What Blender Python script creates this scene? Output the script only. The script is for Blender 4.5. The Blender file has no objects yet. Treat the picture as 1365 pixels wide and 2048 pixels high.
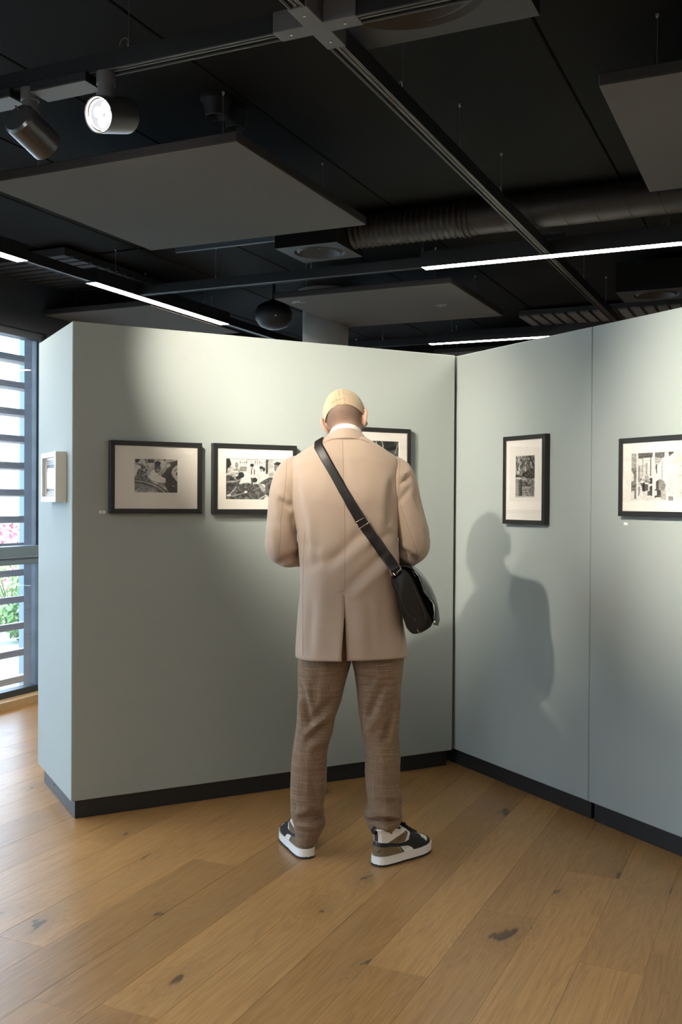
import bpy, bmesh, math, random
import numpy as np
from mathutils import Vector, Matrix
from mathutils.bvhtree import BVHTree

random.seed(7); np.random.seed(7)
SC = bpy.context.scene
COL = SC.collection

# ------------------------------------------------------------------ camera
CAM_H, PITCH, ROLL, FPX, CX, CY = 1.45, -0.0111, 0.0064, 1991.0, 682.5, 1024.0
cam_data = bpy.data.cameras.new('camera'); cam = bpy.data.objects.new('camera', cam_data); COL.objects.link(cam)
cam_data.sensor_fit = 'VERTICAL'; cam_data.sensor_height = 36.0; cam_data.lens = FPX / 2048.0 * 36.0
cam_data.clip_start = 0.05; cam_data.clip_end = 200
cam.matrix_world = (Matrix.Translation((0, 0, CAM_H)) @ Matrix.Rotation(math.pi/2 + PITCH, 4, 'X') @ Matrix.Rotation(ROLL, 4, 'Z'))
SC.camera = cam

# ------------------------------------------------------------------ light: overcast sky, exposure
SC.view_settings.view_transform = 'Standard'; SC.view_settings.look = 'None'
SC.view_settings.exposure = 0.88; SC.view_settings.gamma = 1.0; SC.view_settings.use_curve_mapping = False
SC.cycles.use_denoising = True
SC.cycles.sample_clamp_indirect = 6.0
SC.cycles.max_bounces = 9; SC.cycles.diffuse_bounces = 5; SC.cycles.transparent_max_bounces = 12
SC.cycles.caustics_reflective = False; SC.cycles.caustics_refractive = False
world = bpy.data.worlds.new('overcast_sky'); SC.world = world; world.use_nodes = True
SKY_COL, SKY_STRENGTH = (0.57, 0.76, 1.0), 8.2
world.node_tree.nodes['Background'].inputs[0].default_value = (*SKY_COL, 1)
world.node_tree.nodes['Background'].inputs[1].default_value = SKY_STRENGTH
SPOT_WARM = (1.0, 0.91, 0.77)

# ------------------------------------------------------------------ pixel helpers (1365 x 2048 frame)
def ray(px, py):
    u, v = px - CX, py - CY
    c, s = math.cos(ROLL), math.sin(ROLL)
    u, v = c*u + s*v, -s*u + c*v
    X, U = u/FPX, -v/FPX
    return np.array([X, math.cos(PITCH) - U*math.sin(PITCH), math.sin(PITCH) + U*math.cos(PITCH)])
EYE = np.array([0, 0, CAM_H])
def atz(px, py, z): r = ray(px, py); return EYE + r*((z - CAM_H)/r[2])
def aty(px, py, y): r = ray(px, py); return EYE + r*(y/r[1])
def atplane(px, py, p, n):
    r = ray(px, py); p = np.array(p, float); n = np.array(n, float)
    return EYE + r*(np.dot(p - EYE, n)/np.dot(r, n))
def project(P):
    P = np.asarray(P, float) - EYE
    F = P[..., 1]*math.cos(PITCH) + P[..., 2]*math.sin(PITCH)
    U = -P[..., 1]*math.sin(PITCH) + P[..., 2]*math.cos(PITCH)
    u, v = FPX*P[..., 0]/F, -FPX*U/F
    c, s = math.cos(ROLL), math.sin(ROLL)
    return np.stack([CX + c*u - s*v, CY + s*u + c*v], -1)

# building axes: u runs along the planks and the window wall, v to the right of it
BA = math.radians(24.7); SB, CB = math.sin(BA), math.cos(BA)
def bw(u, v, z=0.0): return np.array([u*SB + v*CB, u*CB - v*SB, z])
def uv_of(P): return np.array([P[0]*SB + P[1]*CB, P[0]*CB - P[1]*SB])
BROT = -BA            # a thing with this z rotation has local x = v and local y = u

# ------------------------------------------------------------------ mesh helpers
class MB:
    def __init__(s): s.v = []; s.f = []
    def add(s, v, f):
        o = len(s.v); s.v += [tuple(map(float, p)) for p in v]; s.f += [tuple(i + o for i in q) for q in f]; return s
    def box(s, x0, y0, z0, x1, y1, z1):
        return s.add([(x0,y0,z0),(x1,y0,z0),(x1,y1,z0),(x0,y1,z0),(x0,y0,z1),(x1,y0,z1),(x1,y1,z1),(x0,y1,z1)],
                     [(0,3,2,1),(4,5,6,7),(0,1,5,4),(1,2,6,5),(2,3,7,6),(3,0,4,7)])
    def loft(s, rings, closed=True, cap0=False, cap1=False):
        n = len(rings[0]); v = [p for r in rings for p in r]; f = []
        for i in range(len(rings) - 1):
            for j in range(n if closed else n - 1):
                k = (j + 1) % n
                f.append((i*n + j, i*n + k, (i+1)*n + k, (i+1)*n + j))
        if cap0: f.append(tuple(range(n - 1, -1, -1)))
        if cap1: f.append(tuple((len(rings) - 1)*n + j for j in range(n)))
        return s.add(v, f)
    def tube(s, pts, r, n=8, cap=True, flat=1.0, closed=False):
        pts = [Vector(p) for p in pts]; m = len(pts)
        rr = r if hasattr(r, '__len__') else [r]*m
        T = []
        for i in range(m):
            a = pts[i-1] if (i > 0 or closed) else pts[i]; b = pts[(i+1) % m] if (i < m-1 or closed) else pts[i]
            T.append((b - a).normalized())
        up = Vector((0, 0, 1)) if abs(T[0].z) < 0.9 else Vector((1, 0, 0))
        nrm = (up - T[0]*up.dot(T[0])).normalized(); rings = []
        for i in range(m):
            nrm = nrm - T[i]*nrm.dot(T[i]); nrm.normalize(); bi = T[i].cross(nrm)
            rings.append([pts[i] + (nrm*math.cos(2*math.pi*k/n) + bi*math.sin(2*math.pi*k/n)*flat)*rr[i] for k in range(n)])
        if closed: rings.append(rings[0])
        return s.loft(rings, True, cap and not closed, cap and not closed)
    def lathe(s, prof, o=(0,0,0), axis=(0,0,1), n=24, cap0=False, cap1=False):
        ax = Vector(axis).normalized(); t = Vector((0,0,1)) if abs(ax.z) < 0.9 else Vector((1,0,0))
        e1 = (t - ax*t.dot(ax)).normalized(); e2 = ax.cross(e1); o = Vector(o)
        rings = [[o + ax*h + (e1*math.cos(2*math.pi*k/n) + e2*math.sin(2*math.pi*k/n))*r for k in range(n)] for r, h in prof]
        return s.loft(rings, True, cap0, cap1)
    def build(s, name, mat, parent=None, smooth=False, bevel=0.0, seg=2, sharp=40, recalc=True, loc=None):
        me = bpy.data.meshes.new(name); me.from_pydata(s.v, [], s.f); me.update()
        if recalc or bevel:
            bm = bmesh.new(); bm.from_mesh(me)
            if recalc: bmesh.ops.recalc_face_normals(bm, faces=bm.faces)
            if bevel:
                es = [e for e in bm.edges if len(e.link_faces) == 2 and e.calc_face_angle() > 0.5]
                bmesh.ops.bevel(bm, geom=es, offset=bevel, segments=seg, profile=0.5, affect='EDGES', clamp_overlap=True)
            bm.to_mesh(me); bm.free()
        if smooth:
            me.polygons.foreach_set('use_smooth', [True]*len(me.polygons)); me.set_sharp_from_angle(angle=math.radians(sharp))
        return link(name, me, mat, parent, loc)
def link(name, me, mat, parent=None, loc=None):
    o = bpy.data.objects.new(name, me); COL.objects.link(o)
    if mat is not None and len(me.materials) == 0: me.materials.append(M[mat])
    if parent is not None: o.parent = parent
    if loc is not None: o.location = tuple(loc)
    return o
def boxpart(name, mat, parent, x0, y0, z0, x1, y1, z1, bevel=0.0, seg=2):
    return MB().box(x0, y0, z0, x1, y1, z1).build(name, mat, parent, bevel=bevel, seg=seg)
def thing(name, label, cat, loc=(0,0,0), rz=0.0, group=None):
    o = bpy.data.objects.new(name, None); COL.objects.link(o); o.empty_display_size = 0.05
    o.location = tuple(loc); o.rotation_euler = (0, 0, rz); o['label'] = label; o['category'] = cat
    if group: o['group'] = group
    return o
def tag(o, label, cat, group=None):
    o['label'] = label; o['category'] = cat
    if group: o['group'] = group
    return o
def struct(o, label, cat):
    o['kind'] = 'structure'; o['label'] = label; o['category'] = cat; return o
def smoothstep(x): x = np.clip(x, 0, 1); return x*x*(3 - 2*x)

# ------------------------------------------------------------------ materials
M = {}
class NT:
    def __init__(s, name):
        s.m = bpy.data.materials.new(name); s.m.use_nodes = True; s.t = s.m.node_tree; s.t.nodes.clear()
        s.out = s.n('ShaderNodeOutputMaterial'); M[name] = s.m
    def n(s, typ, props=None, **inp):
        nd = s.t.nodes.new(typ)
        for k, v in (props or {}).items(): setattr(nd, k, v)
        for k, v in inp.items():
            key = int(k[1:]) if k[0] == 'i' and k[1:].isdigit() else k.replace('_', ' ')
            s.set(nd.inputs[key], v)
        return nd
    def set(s, sock, v):
        if isinstance(v, bpy.types.NodeSocket): s.t.links.new(v, sock)
        elif isinstance(v, bpy.types.Node): s.t.links.new(v.outputs[0], sock)
        else:
            if isinstance(v, tuple) and len(v) == 3 and sock.type == 'RGBA': v = (*v, 1)
            sock.default_value = v
    def obj(s): return s.n('ShaderNodeTexCoord').outputs['Object']
    def mapping(s, vec, scale=(1,1,1), loc=(0,0,0), rot=(0,0,0)):
        return s.n('ShaderNodeMapping', Vector=vec, Scale=scale, Location=loc, Rotation=rot).outputs[0]
    def noise(s, vec, scale, detail=4, rough=0.5, dist=0.0):
        return s.n('ShaderNodeTexNoise', Vector=vec, Scale=scale, Detail=detail, Roughness=rough, Distortion=dist).outputs['Fac']
    def math(s, op, a, b=0.0, c=0.0, clamp=False):
        return s.n('ShaderNodeMath', {'operation': op, 'use_clamp': clamp}, i0=a, i1=b, i2=c).outputs[0]
    def mix(s, fac, a, b, blend='MIX'):
        nd = s.n('ShaderNodeMix', {'data_type': 'RGBA', 'blend_type': blend})
        s.set(nd.inputs[0], fac); s.set(nd.inputs[6], a); s.set(nd.inputs[7], b); return nd.outputs[2]
    def ramp(s, fac, stops):
        nd = s.n('ShaderNodeValToRGB', Fac=fac); e = nd.color_ramp.elements
        while len(e) < len(stops): e.new(0.5)
        for el, (p, c) in zip(e, stops): el.position = p; el.color = (*c, 1) if isinstance(c, tuple) else (c, c, c, 1)
        return nd.outputs[0]
    def bump(s, h, strength=0.2, dist=0.002):
        return s.n('ShaderNodeBump', Height=h, Strength=strength, Distance=dist).outputs[0]
    def bsdf(s, col, rough=0.5, metal=0.0, normal=None, spec=0.5, sheen=0.0, coat=0.0, coat_rough=0.1):
        b = s.n('ShaderNodeBsdfPrincipled', Base_Color=col, Roughness=rough, Metallic=metal)
        b.inputs['Specular IOR Level'].default_value = spec
        if sheen: b.inputs['Sheen Weight'].default_value = sheen; b.inputs['Sheen Roughness'].default_value = 0.5
        if coat: b.inputs['Coat Weight'].default_value = coat; b.inputs['Coat Roughness'].default_value = coat_rough
        if normal is not None: s.set(b.inputs['Normal'], normal)
        s.t.links.new(b.outputs[0], s.out.inputs[0]); return b
def plain(name, col, rough=0.5, metal=0.0, var=0.0, scale=30, bump=0.0, bscale=200, spec=0.5, sheen=0.0, coat=0.0):
    k = NT(name); oc = k.obj()
    c = col
    if var:
        f = k.noise(oc, scale, 3)
        c = k.mix(f, tuple(x*(1-var) for x in col), tuple(min(1, x*(1+var)) for x in col))
    nrm = k.bump(k.noise(oc, bscale, 2), bump, 0.001) if bump else None
    k.bsdf(c, rough, metal, nrm, spec, sheen, coat); return k.m

# painted partition: flat grey green emulsion with a fine roller stipple
k = NT('wall_paint'); oc = k.obj()
k.bsdf(k.mix(k.noise(oc, 2.5, 3), (0.315, 0.352, 0.338), (0.33, 0.368, 0.353)), 0.75, 0, k.bump(k.noise(oc, 420, 2), 0.12, 0.0006), 0.3)
k = NT('plinth_paint'); oc = k.obj()
scr = k.math('GREATER_THAN', k.noise(k.mapping(oc, (14, 14, 60)), 3.0, 5), 0.70)
k.bsdf(k.mix(scr, (0.012, 0.013, 0.014), (0.10, 0.10, 0.10)), 0.45, 0, None, 0.5)
plain('ceiling_black', (0.0062, 0.0058, 0.0056), 0.8, var=0.35, scale=2.2, bump=0.3, bscale=60, spec=0.12)
plain('wall_dark', (0.03, 0.035, 0.045), 0.7, var=0.2, scale=2)
plain('wall_white', (0.62, 0.62, 0.60), 0.8)
plain('rail_black', (0.008, 0.008, 0.009), 0.5, spec=0.3)
plain('rail_grey', (0.09, 0.085, 0.075), 0.4, metal=0.5)
plain('conductor', (0.42, 0.36, 0.26), 0.35, metal=0.8)
plain('joint_grey', (0.07, 0.07, 0.072), 0.5)
plain('box_grey', (0.17, 0.18, 0.19), 0.5)
plain('steel', (0.55, 0.54, 0.52), 0.3, metal=1.0)
plain('wire', (0.28, 0.26, 0.24), 0.4, metal=0.8)
k = NT('felt_grey'); oc = k.obj()
k.bsdf(k.mix(k.noise(oc, 220, 3, 0.7), (0.072, 0.070, 0.067), (0.155, 0.150, 0.145)), 0.95, 0, k.bump(k.noise(oc, 260, 2), 0.5, 0.002), 0.1)
plain('felt_edge', (0.036, 0.033, 0.032), 0.95, var=0.2, scale=120, spec=0.1)
plain('duct_metal', (0.020, 0.015, 0.013), 0.5, metal=0.1, var=0.2, scale=6)
plain('vent_paint', (0.026, 0.027, 0.029), 0.6)
plain('vent_hole', (0.004, 0.004, 0.005), 0.8)
plain('lit_joint_blue', (0.055, 0.075, 0.095), 0.5)
plain('slat_grey', (0.16, 0.165, 0.175), 0.6)
plain('concrete', (0.19, 0.185, 0.175), 0.8, var=0.35, scale=5, bump=0.3, bscale=40)
plain('frame_black', (0.011, 0.011, 0.011), 0.38, var=0.3, scale=90, spec=0.45)
plain('frame_white', (0.74, 0.70, 0.62), 0.4)
plain('mat_board', (0.80, 0.765, 0.70), 0.9, spec=0.2)
plain('bevel_cut', (0.86, 0.84, 0.76), 0.9)
plain('tag_white', (0.80, 0.79, 0.77), 0.6)
plain('ink', (0.03, 0.03, 0.03), 0.7)
plain('window_frame', (0.035, 0.050, 0.066), 0.4)
plain('window_transom', (0.17, 0.235, 0.285), 0.45)
plain('post_blue', (0.13, 0.18, 0.24), 0.5)
plain('sill_oak', (0.55, 0.38, 0.20), 0.45, var=0.15, scale=20)
k = NT('slat_wood'); oc = k.obj()
k.bsdf(k.ramp(k.noise(k.mapping(oc, (40, 3, 40)), 2.0, 4), [(0.2, (0.30, 0.25, 0.25)), (0.8, (0.52, 0.45, 0.43))]), 0.65)
k = NT('pane'); lw = k.n('ShaderNodeLayerWeight', Blend=0.25)
mx = k.n('ShaderNodeMixShader', i0=k.math('MULTIPLY_ADD', lw.outputs['Facing'], 0.45, 0.05), i1=k.n('ShaderNodeBsdfTransparent', Color=(0.97, 0.985, 0.98)), i2=k.n('ShaderNodeBsdfGlossy', Roughness=0.0))
mx = k.n('ShaderNodeMixShader', i0=0.018, i1=mx, i2=k.n('ShaderNodeBsdfTranslucent', Color=(0.9, 0.9, 0.95)))   # dust on the outside of the glass
k.t.links.new(mx.outputs[0], k.out.inputs[0])
k = NT('picture_glass'); lw = k.n('ShaderNodeLayerWeight', Blend=0.12)
mx = k.n('ShaderNodeMixShader', i0=k.math('MULTIPLY_ADD', lw.outputs['Facing'], 0.5, 0.035), i1=k.n('ShaderNodeBsdfTransparent'), i2=k.n('ShaderNodeBsdfGlossy', Roughness=0.01))
k.t.links.new(mx.outputs[0], k.out.inputs[0])
def emit(name, col, strength):
    k = NT(name); e = k.n('ShaderNodeEmission', Color=col, Strength=strength); k.t.links.new(e.outputs[0], k.out.inputs[0])
emit('led_strip', (1.0, 0.91, 0.77), 46.0)
plain('lit_cover_scuff_grey', (0.26, 0.28, 0.30), 0.5)
emit('led_chip', (1.0, 0.97, 0.92), 60.0)
emit('led_reflector', (0.95, 0.97, 1.0), 0.45)
plain('grass', (0.30, 0.31, 0.27), 0.9, var=0.5, scale=6)
plain('leaf', (0.20, 0.36, 0.10), 0.6, var=0.4, scale=3)
plain('leaf_light', (0.38, 0.46, 0.16), 0.6, var=0.4, scale=3)
plain('blossom', (0.55, 0.10, 0.16), 0.6, var=0.3, scale=3)
plain('twig', (0.10, 0.07, 0.05), 0.8)
# print: grey values stored on the sheet of the photograph itself
k = NT('photo_print'); a = k.n('ShaderNodeAttribute', {'attribute_name': 'tone'})
k.bsdf(a.outputs['Color'], 0.35, 0, None, 0.4)

# oak planks: grain along local y, knots, tone per plank
k = NT('oak'); oi = k.n('ShaderNodeObjectInfo'); rnd = oi.outputs['Random']; oc = k.obj()
off = k.n('ShaderNodeCombineXYZ', i0=k.math('MULTIPLY', rnd, 37.0), i1=k.math('MULTIPLY', rnd, 91.0), i2=k.math('MULTIPLY', rnd, 13.0)).outputs[0]
co = k.n('ShaderNodeVectorMath', {'operation': 'ADD'}, i0=oc, i1=off).outputs[0]
kn_vec = k.mapping(co, (2.6, 1.15, 1.0))
warpn = k.n('ShaderNodeTexNoise', Vector=k.mapping(co, (6, 1.4, 1)), Scale=1.6, Detail=2.0).outputs['Color']
kv = k.n('ShaderNodeVectorMath', {'operation': 'MULTIPLY_ADD'}, i0=warpn, i1=(0.45, 0.45, 0.0), i2=kn_vec).outputs[0]
warp2 = k.n('ShaderNodeTexNoise', Vector=k.mapping(co, (60, 14, 1)), Scale=1.0, Detail=3.0).outputs['Color']
kv = k.n('ShaderNodeVectorMath', {'operation': 'MULTIPLY_ADD'}, i0=warp2, i1=(0.11, 0.09, 0.0), i2=kv).outputs[0]
vor = k.n('ShaderNodeTexVoronoi', {'voronoi_dimensions': '2D'}, Vector=kv, Scale=1.0, Randomness=1.0)
kd = vor.outputs['Distance']; kc = k.n('ShaderNodeSeparateColor', i0=vor.outputs['Color']).outputs[0]
has = k.math('GREATER_THAN', kc, 0.52)
size = k.math('MULTIPLY_ADD', kc, 0.105, -0.038)
core = k.math('MULTIPLY', has, k.n('ShaderNodeMapRange', {'interpolation_type': 'SMOOTHSTEP'}, i0=kd, i1=k.math('MULTIPLY', size, 0.45), i2=size, i3=1.0, i4=0.0).outputs[0])
halo = k.math('MULTIPLY', has, k.n('ShaderNodeMapRange', {'interpolation_type': 'SMOOTHSTEP'}, i0=kd, i1=0.02, i2=0.24, i3=1.0, i4=0.0).outputs[0])
pull = k.math('MULTIPLY_ADD', halo, 0.030, 0.0)
gx = k.n('ShaderNodeSeparateXYZ', i0=co)
gvec = k.n('ShaderNodeCombineXYZ', i0=k.math('ADD', gx.outputs[0], pull), i1=gx.outputs[1], i2=gx.outputs[2]).outputs[0]
g1 = k.noise(k.mapping(gvec, (95, 2.2, 1)), 1.0, 5, 0.65, 0.6)
g2 = k.noise(k.mapping(gvec, (13, 0.9, 1)), 1.0, 3, 0.5, 1.2)
g3 = k.noise(k.mapping(gvec, (420, 14, 1)), 1.0, 2, 0.5)
cath = k.math('SINE', k.math('MULTIPLY', k.math('ADD', g2, k.math('MULTIPLY', halo, 0.25)), 62.0))
figure = k.math('MULTIPLY_ADD', cath, 0.06, k.math('MULTIPLY_ADD', g1, 0.55, k.math('MULTIPLY', g3, 0.28)))
base = k.ramp(figure, [(0.22, (0.285, 0.148, 0.052)), (0.45, (0.405, 0.228, 0.086)), (0.70, (0.485, 0.290, 0.120))])
tone = k.ramp(rnd, [(0.0, (0.80, 0.78, 0.76)), (0.5, (1.0, 0.98, 0.95)), (1.0, (1.12, 1.12, 1.10))])
base = k.mix(1.0, base, tone, 'MULTIPLY')
patch = k.noise(k.mapping(co, (7, 1.3, 1)), 1.0, 2)
base = k.mix(k.math('MULTIPLY', k.n('ShaderNodeMapRange', i0=patch, i1=0.52, i2=0.75, i3=0.0, i4=0.35).outputs[0], 1.0), base, (0.29, 0.185, 0.09))
base = k.mix(k.math('MULTIPLY', halo, 0.30), base, (0.235, 0.13, 0.055))
base = k.mix(k.math('MULTIPLY', core, 0.82), base, (0.055, 0.035, 0.022))
k.bsdf(base, k.math('MULTIPLY_ADD', g1, 0.12, 0.25), 0, k.bump(figure, 0.08, 0.0006), 0.5)
plain('subfloor', (0.33, 0.19, 0.085), 0.6, var=0.2, scale=8)
plain('joint_dark', (0.06, 0.035, 0.018), 0.8)

# ================================================================== THE SETTING
YAW = 1.0787
D1 = np.array([math.sin(YAW), math.cos(YAW), 0.0])      # along the left partition, away from the camera
D2 = np.array([math.cos(YAW), -math.sin(YAW), 0.0])     # along the right partition, towards the camera
PN = np.array([-1.2101, 4.4743, 0.0])                   # near corner of the left partition
PL, PD, PR, PH, PB = 2.098, 0.736, 1.0545, 2.25, 0.085  # length, depth, right module length, height, plinth
PC = PN + D1*PL
RZ1 = math.pi/2 - YAW                                    # local x = D1, local y = into the left partition
RZ2 = -YAW                                               # local x = D2, local y = into the right partition
N1 = np.array([D1[1], -D1[0], 0]); N2 = np.array([D2[1], -D2[0], 0])   # outward faces (towards the viewer)
CEIL, RAIL, PANEL = 3.05, 2.79, 2.78
U0, U1, V0, V1 = -4.5, 13.0, -5.05, 5.5                  # the hall in building axes

# floor: sub floor and single oak planks
fl = MB().box(V0 - 0.3, U0, -0.10, V1, U1, -0.0125).build('floor', 'subfloor'); fl.rotation_euler = (0, 0, BROT)
struct(fl, 'oak plank floor with knots running diagonally across the hall', 'floor')
PW, VS = 0.1987, -0.417
joints = {}
for a, b in [((957,1818),(1064,1837)), ((0,1873),(88,1895)), ((293,1941),(407,1965)), ((203,2012),(300,2030)), ((403,1721),(467,1731)),
             ((176,1682),(220,1688)), ((1125,1741),(1224,1755)), ((1152,1924),(1283,1948)), ((905,1688),(942,1694))]:
    q = (uv_of(atz(*a, 0)) + uv_of(atz(*b, 0)))/2
    joints.setdefault(int(math.floor((q[1] - VS)/PW)), []).append(q[0])
plank_n = 0
for kk in range(int(math.floor((V0 - VS)/PW)), int((2.0 - VS)/PW)):
    va, vb = max(VS + kk*PW, V0 + 0.13), VS + (kk+1)*PW
    if vb - va < 0.02: continue
    js = sorted(joints.get(kk, [])) or [random.uniform(1.2, 3.2)]
    cuts = [j for i, j in enumerate(js) if i == 0 or j - js[i-1] > 0.5]
    while cuts[0] > 0.2: cuts.insert(0, cuts[0] - random.uniform(1.75, 2.35))
    while cuts[-1] < 9.0: cuts.append(cuts[-1] + random.uniform(1.75, 2.35))
    for ua, ub in zip(cuts[:-1], cuts[1:]):
        if ub - ua < 0.3 or ub < 0.4: continue
        g = 0.00025; L = ub - ua - 2*g; W = vb - va - 2*g; h = random.uniform(-0.00025, 0.00025)
        o = MB().box(-W/2, -L/2, -0.0125, W/2, L/2, h).build('plank', 'oak', fl, bevel=0.0006, seg=1)
        o.location = ((va+vb)/2, (ua+ub)/2, 0.0); plank_n += 1

# ceiling slab in precast strips, black; roof light-tight
ce = MB().box(V0 - 0.3, U0, CEIL + 0.012, V1, U1, CEIL + 0.25).build('ceiling', 'ceiling_black'); ce.rotation_euler = (0, 0, BROT)
struct(ce, 'black painted concrete plank ceiling high above the hall', 'ceiling')
v = -5.05; cs = 0.605
while v < V1:
    for (ua, ub) in ((U0, 5.22), (5.26, U1)):
        o = boxpart('ceiling_plank', 'ceiling_black', ce, v + 0.004, ua, CEIL, min(v + cs - 0.004, V1), ub, CEIL + 0.012, 0.003, 1)
    v += cs

# partitions
def partition(name, origin, rz, length, depth, label):
    m = MB().box(0, 0, PB, length, depth, PH).build(name, 'wall_paint', bevel=0.003, seg=1)
    m.location = tuple(origin); m.rotation_euler = (0, 0, rz); return struct(m, label, 'wall')
w1 = partition('wall_left', PN, RZ1, PL - 0.022, PD, 'grey green painted partition with three black framed photographs behind the man')
w2 = partition('wall_right', PC + D2*(-0.35), RZ2, PR + 0.35, 0.74, 'grey green partition panel between the inner corner and the vertical seam')
w3 = partition('wall_far_right', PC + D2*(PR + 0.0025), RZ2, 2.4, 0.74, 'grey green partition panel at the right edge carrying the landscape photograph')
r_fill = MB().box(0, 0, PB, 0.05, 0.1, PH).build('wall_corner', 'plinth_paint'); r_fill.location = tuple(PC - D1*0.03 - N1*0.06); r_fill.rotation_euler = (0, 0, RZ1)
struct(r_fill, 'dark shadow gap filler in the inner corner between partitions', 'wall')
def plinth(name, origin, rz, x0, x1, y0, y1, label):
    m = MB().box(x0, y0, 0.0005, x1, y1, PB + 0.001).build(name, 'plinth_paint', bevel=0.0015, seg=1); m.location = tuple(origin); m.rotation_euler = (0, 0, rz)
    return struct(m, label, 'baseboard')
b1 = plinth('baseboard_left', PN, RZ1, 0.022, PL - 0.045, 0.02, PD - 0.05, 'scuffed black plinth under the left partition')
b2 = plinth('baseboard_right', PC, RZ2, -0.3, PR - 0.002, 0.022, 0.70, 'black plinth between the inner corner and the seam')
b3 = plinth('baseboard_far_right', PC, RZ2, PR + 0.026, PR + 2.3, 0.016, 0.70, 'black plinth at the right edge of the picture')
hole = MB().lathe([(0.0055, 0), (0.0055, 0.0012)], (0.0203, 0.44, 0.048), (-1, 0, 0), 10, False, True).build('screw_hole', 'vent_hole', b1)

# outer walls of the hall
def hall_wall(name, v0, u0, v1, u1, z0, z1, mat, label):
    m = MB().box(v0, u0, z0, v1, u1, z1).build(name, mat); m.rotation_euler = (0, 0, BROT); return struct(m, label, 'wall')
hall_wall('wall_end', V0 - 0.3, U1, V1, U1 + 0.2, 0, CEIL + 0.2, 'wall_dark', 'dark end wall of the hall far behind the partitions')
hall_wall('wall_back', V0 - 0.3, U0 - 0.2, V1, U0, 0, CEIL + 0.2, 'wall_white', 'pale wall of the hall behind the viewer')
hall_wall('wall_side', V1, U0, V1 + 0.2, U1, 0, CEIL + 0.2, 'wall_white', 'pale side wall of the hall outside the picture')
WZ0, WZ1, WT = 0.055, 2.63, 1.06
hall_wall('wall_window', V0 - 0.3, U0, V0 + 0.06, U1, WZ1 + 0.02, CEIL + 0.1, 'wall_dark', 'dark blue lintel above the window wall')
hall_wall('trim_1', V0 - 0.25, U0, V0 + 0.13, U1, 0, WZ0, 'sill_oak', 'low oak threshold under the window wall')
# glazed bays
def bay(i, ua, ub, lab):
    w = MB()
    w.box(V0 - 0.05, ub - 0.03, WZ0, V0 + 0.03, ub, WZ1); w.box(V0 - 0.05, ua, WZ0, V0 + 0.03, ua + 0.03, WZ1)
    w.box(V0 - 0.05, ua, WZ1 - 0.03, V0 + 0.03, ub, WZ1 + 0.02); w.box(V0 - 0.05, ua, WZ0, V0 + 0.03, ub, WZ0 + 0.045)
    o = w.build('window_%d' % i, 'window_frame'); o.rotation_euler = (0, 0, BROT); struct(o, lab, 'window')
    MB().box(V0 - 0.055, ua + 0.03, WT - 0.075, V0 + 0.05, ub - 0.0, WT + 0.055).box(V0 - 0.06, ua + 0.03, WT - 0.03, V0 + 0.058, ub, WT - 0.02).build('transom', 'window_transom', o, bevel=0.004)
    g = MB()
    boxpart('glass_pane', 'pane', o, V0 - 0.016, ua + 0.025, WT + 0.05, V0 - 0.010, ub - 0.025, WZ1 - 0.02)
    boxpart('glass_pane', 'pane', o, V0 - 0.016, ua + 0.025, WZ0 + 0.04, V0 - 0.010, ub - 0.025, WT - 0.07)
    MB().box(V0 - 0.028, ub - 0.040, WT + 0.05, V0 + 0.0, ub - 0.029, WZ1).box(V0 - 0.028, ua + 0.029, WT + 0.05, V0 + 0.0, ua + 0.040, WZ1).build('glazing_bead', 'window_frame', o)
    return o
JAMB = 5.70
bays = [(JAMB - 1.9*(k+1), JAMB - 1.9*k) for k in range(5)]
far_bays = [(6.1 + 1.9*k, 8.0 + 1.9*k) for k in range(3)]
for i, (ua, ub) in enumerate(bays + far_bays):
    bay(i + 1, ua, ub, ['tall window with a dark frame and a mid height transom at the left edge', 'second window bay along the left wall, before the picture starts', 'third window bay along the left wall', 'fourth window bay along the left wall', 'fifth window bay along the left wall',
                        'first window bay hidden behind the left partition', 'second window bay hidden behind the left partition', 'third window bay hidden behind the left partition'][i])
pier = hall_wall('trim_2', V0 - 0.15, JAMB, V0 + 0.06, 6.1, 0, WZ1 + 0.05, 'wall_dark', 'dark pier beside the window')
hall_wall('trim_3', V0 - 0.15, 11.8, V0 + 0.06, U1, 0, WZ1 + 0.05, 'wall_dark', 'dark pier at the far end of the window wall')
hall_wall('trim_4', V0 - 0.15, U0, V0 + 0.06, bays[-1][0], 0, WZ1 + 0.05, 'wall_dark', 'dark pier at the near end of the window wall')
# daylight portals in the window openings (sampling guides for the sky only)
for ua, ub in ((bays[-1][0], JAMB), (6.1, 11.8)):
    ld = bpy.data.lights.new('window_portal', 'AREA'); ld.shape = 'RECTANGLE'; ld.size = ub - ua; ld.size_y = WZ1 - WZ0; ld.cycles.is_portal = True
    lo = bpy.data.objects.new('window_portal', ld); COL.objects.link(lo)
    c = bw((ua+ub)/2, V0 + 0.07, (WZ0+WZ1)/2)
    X = Vector((SB, CB, 0)); Z = Vector((-CB, SB, 0)); Y = Z.cross(X)      # light shines along -Z = into the hall
    lo.matrix_world = Matrix(((X.x, Y.x, Z.x, c[0]), (X.y, Y.y, Z.y, c[1]), (X.z, Y.z, Z.z, c[2]), (0, 0, 0, 1)))
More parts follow.
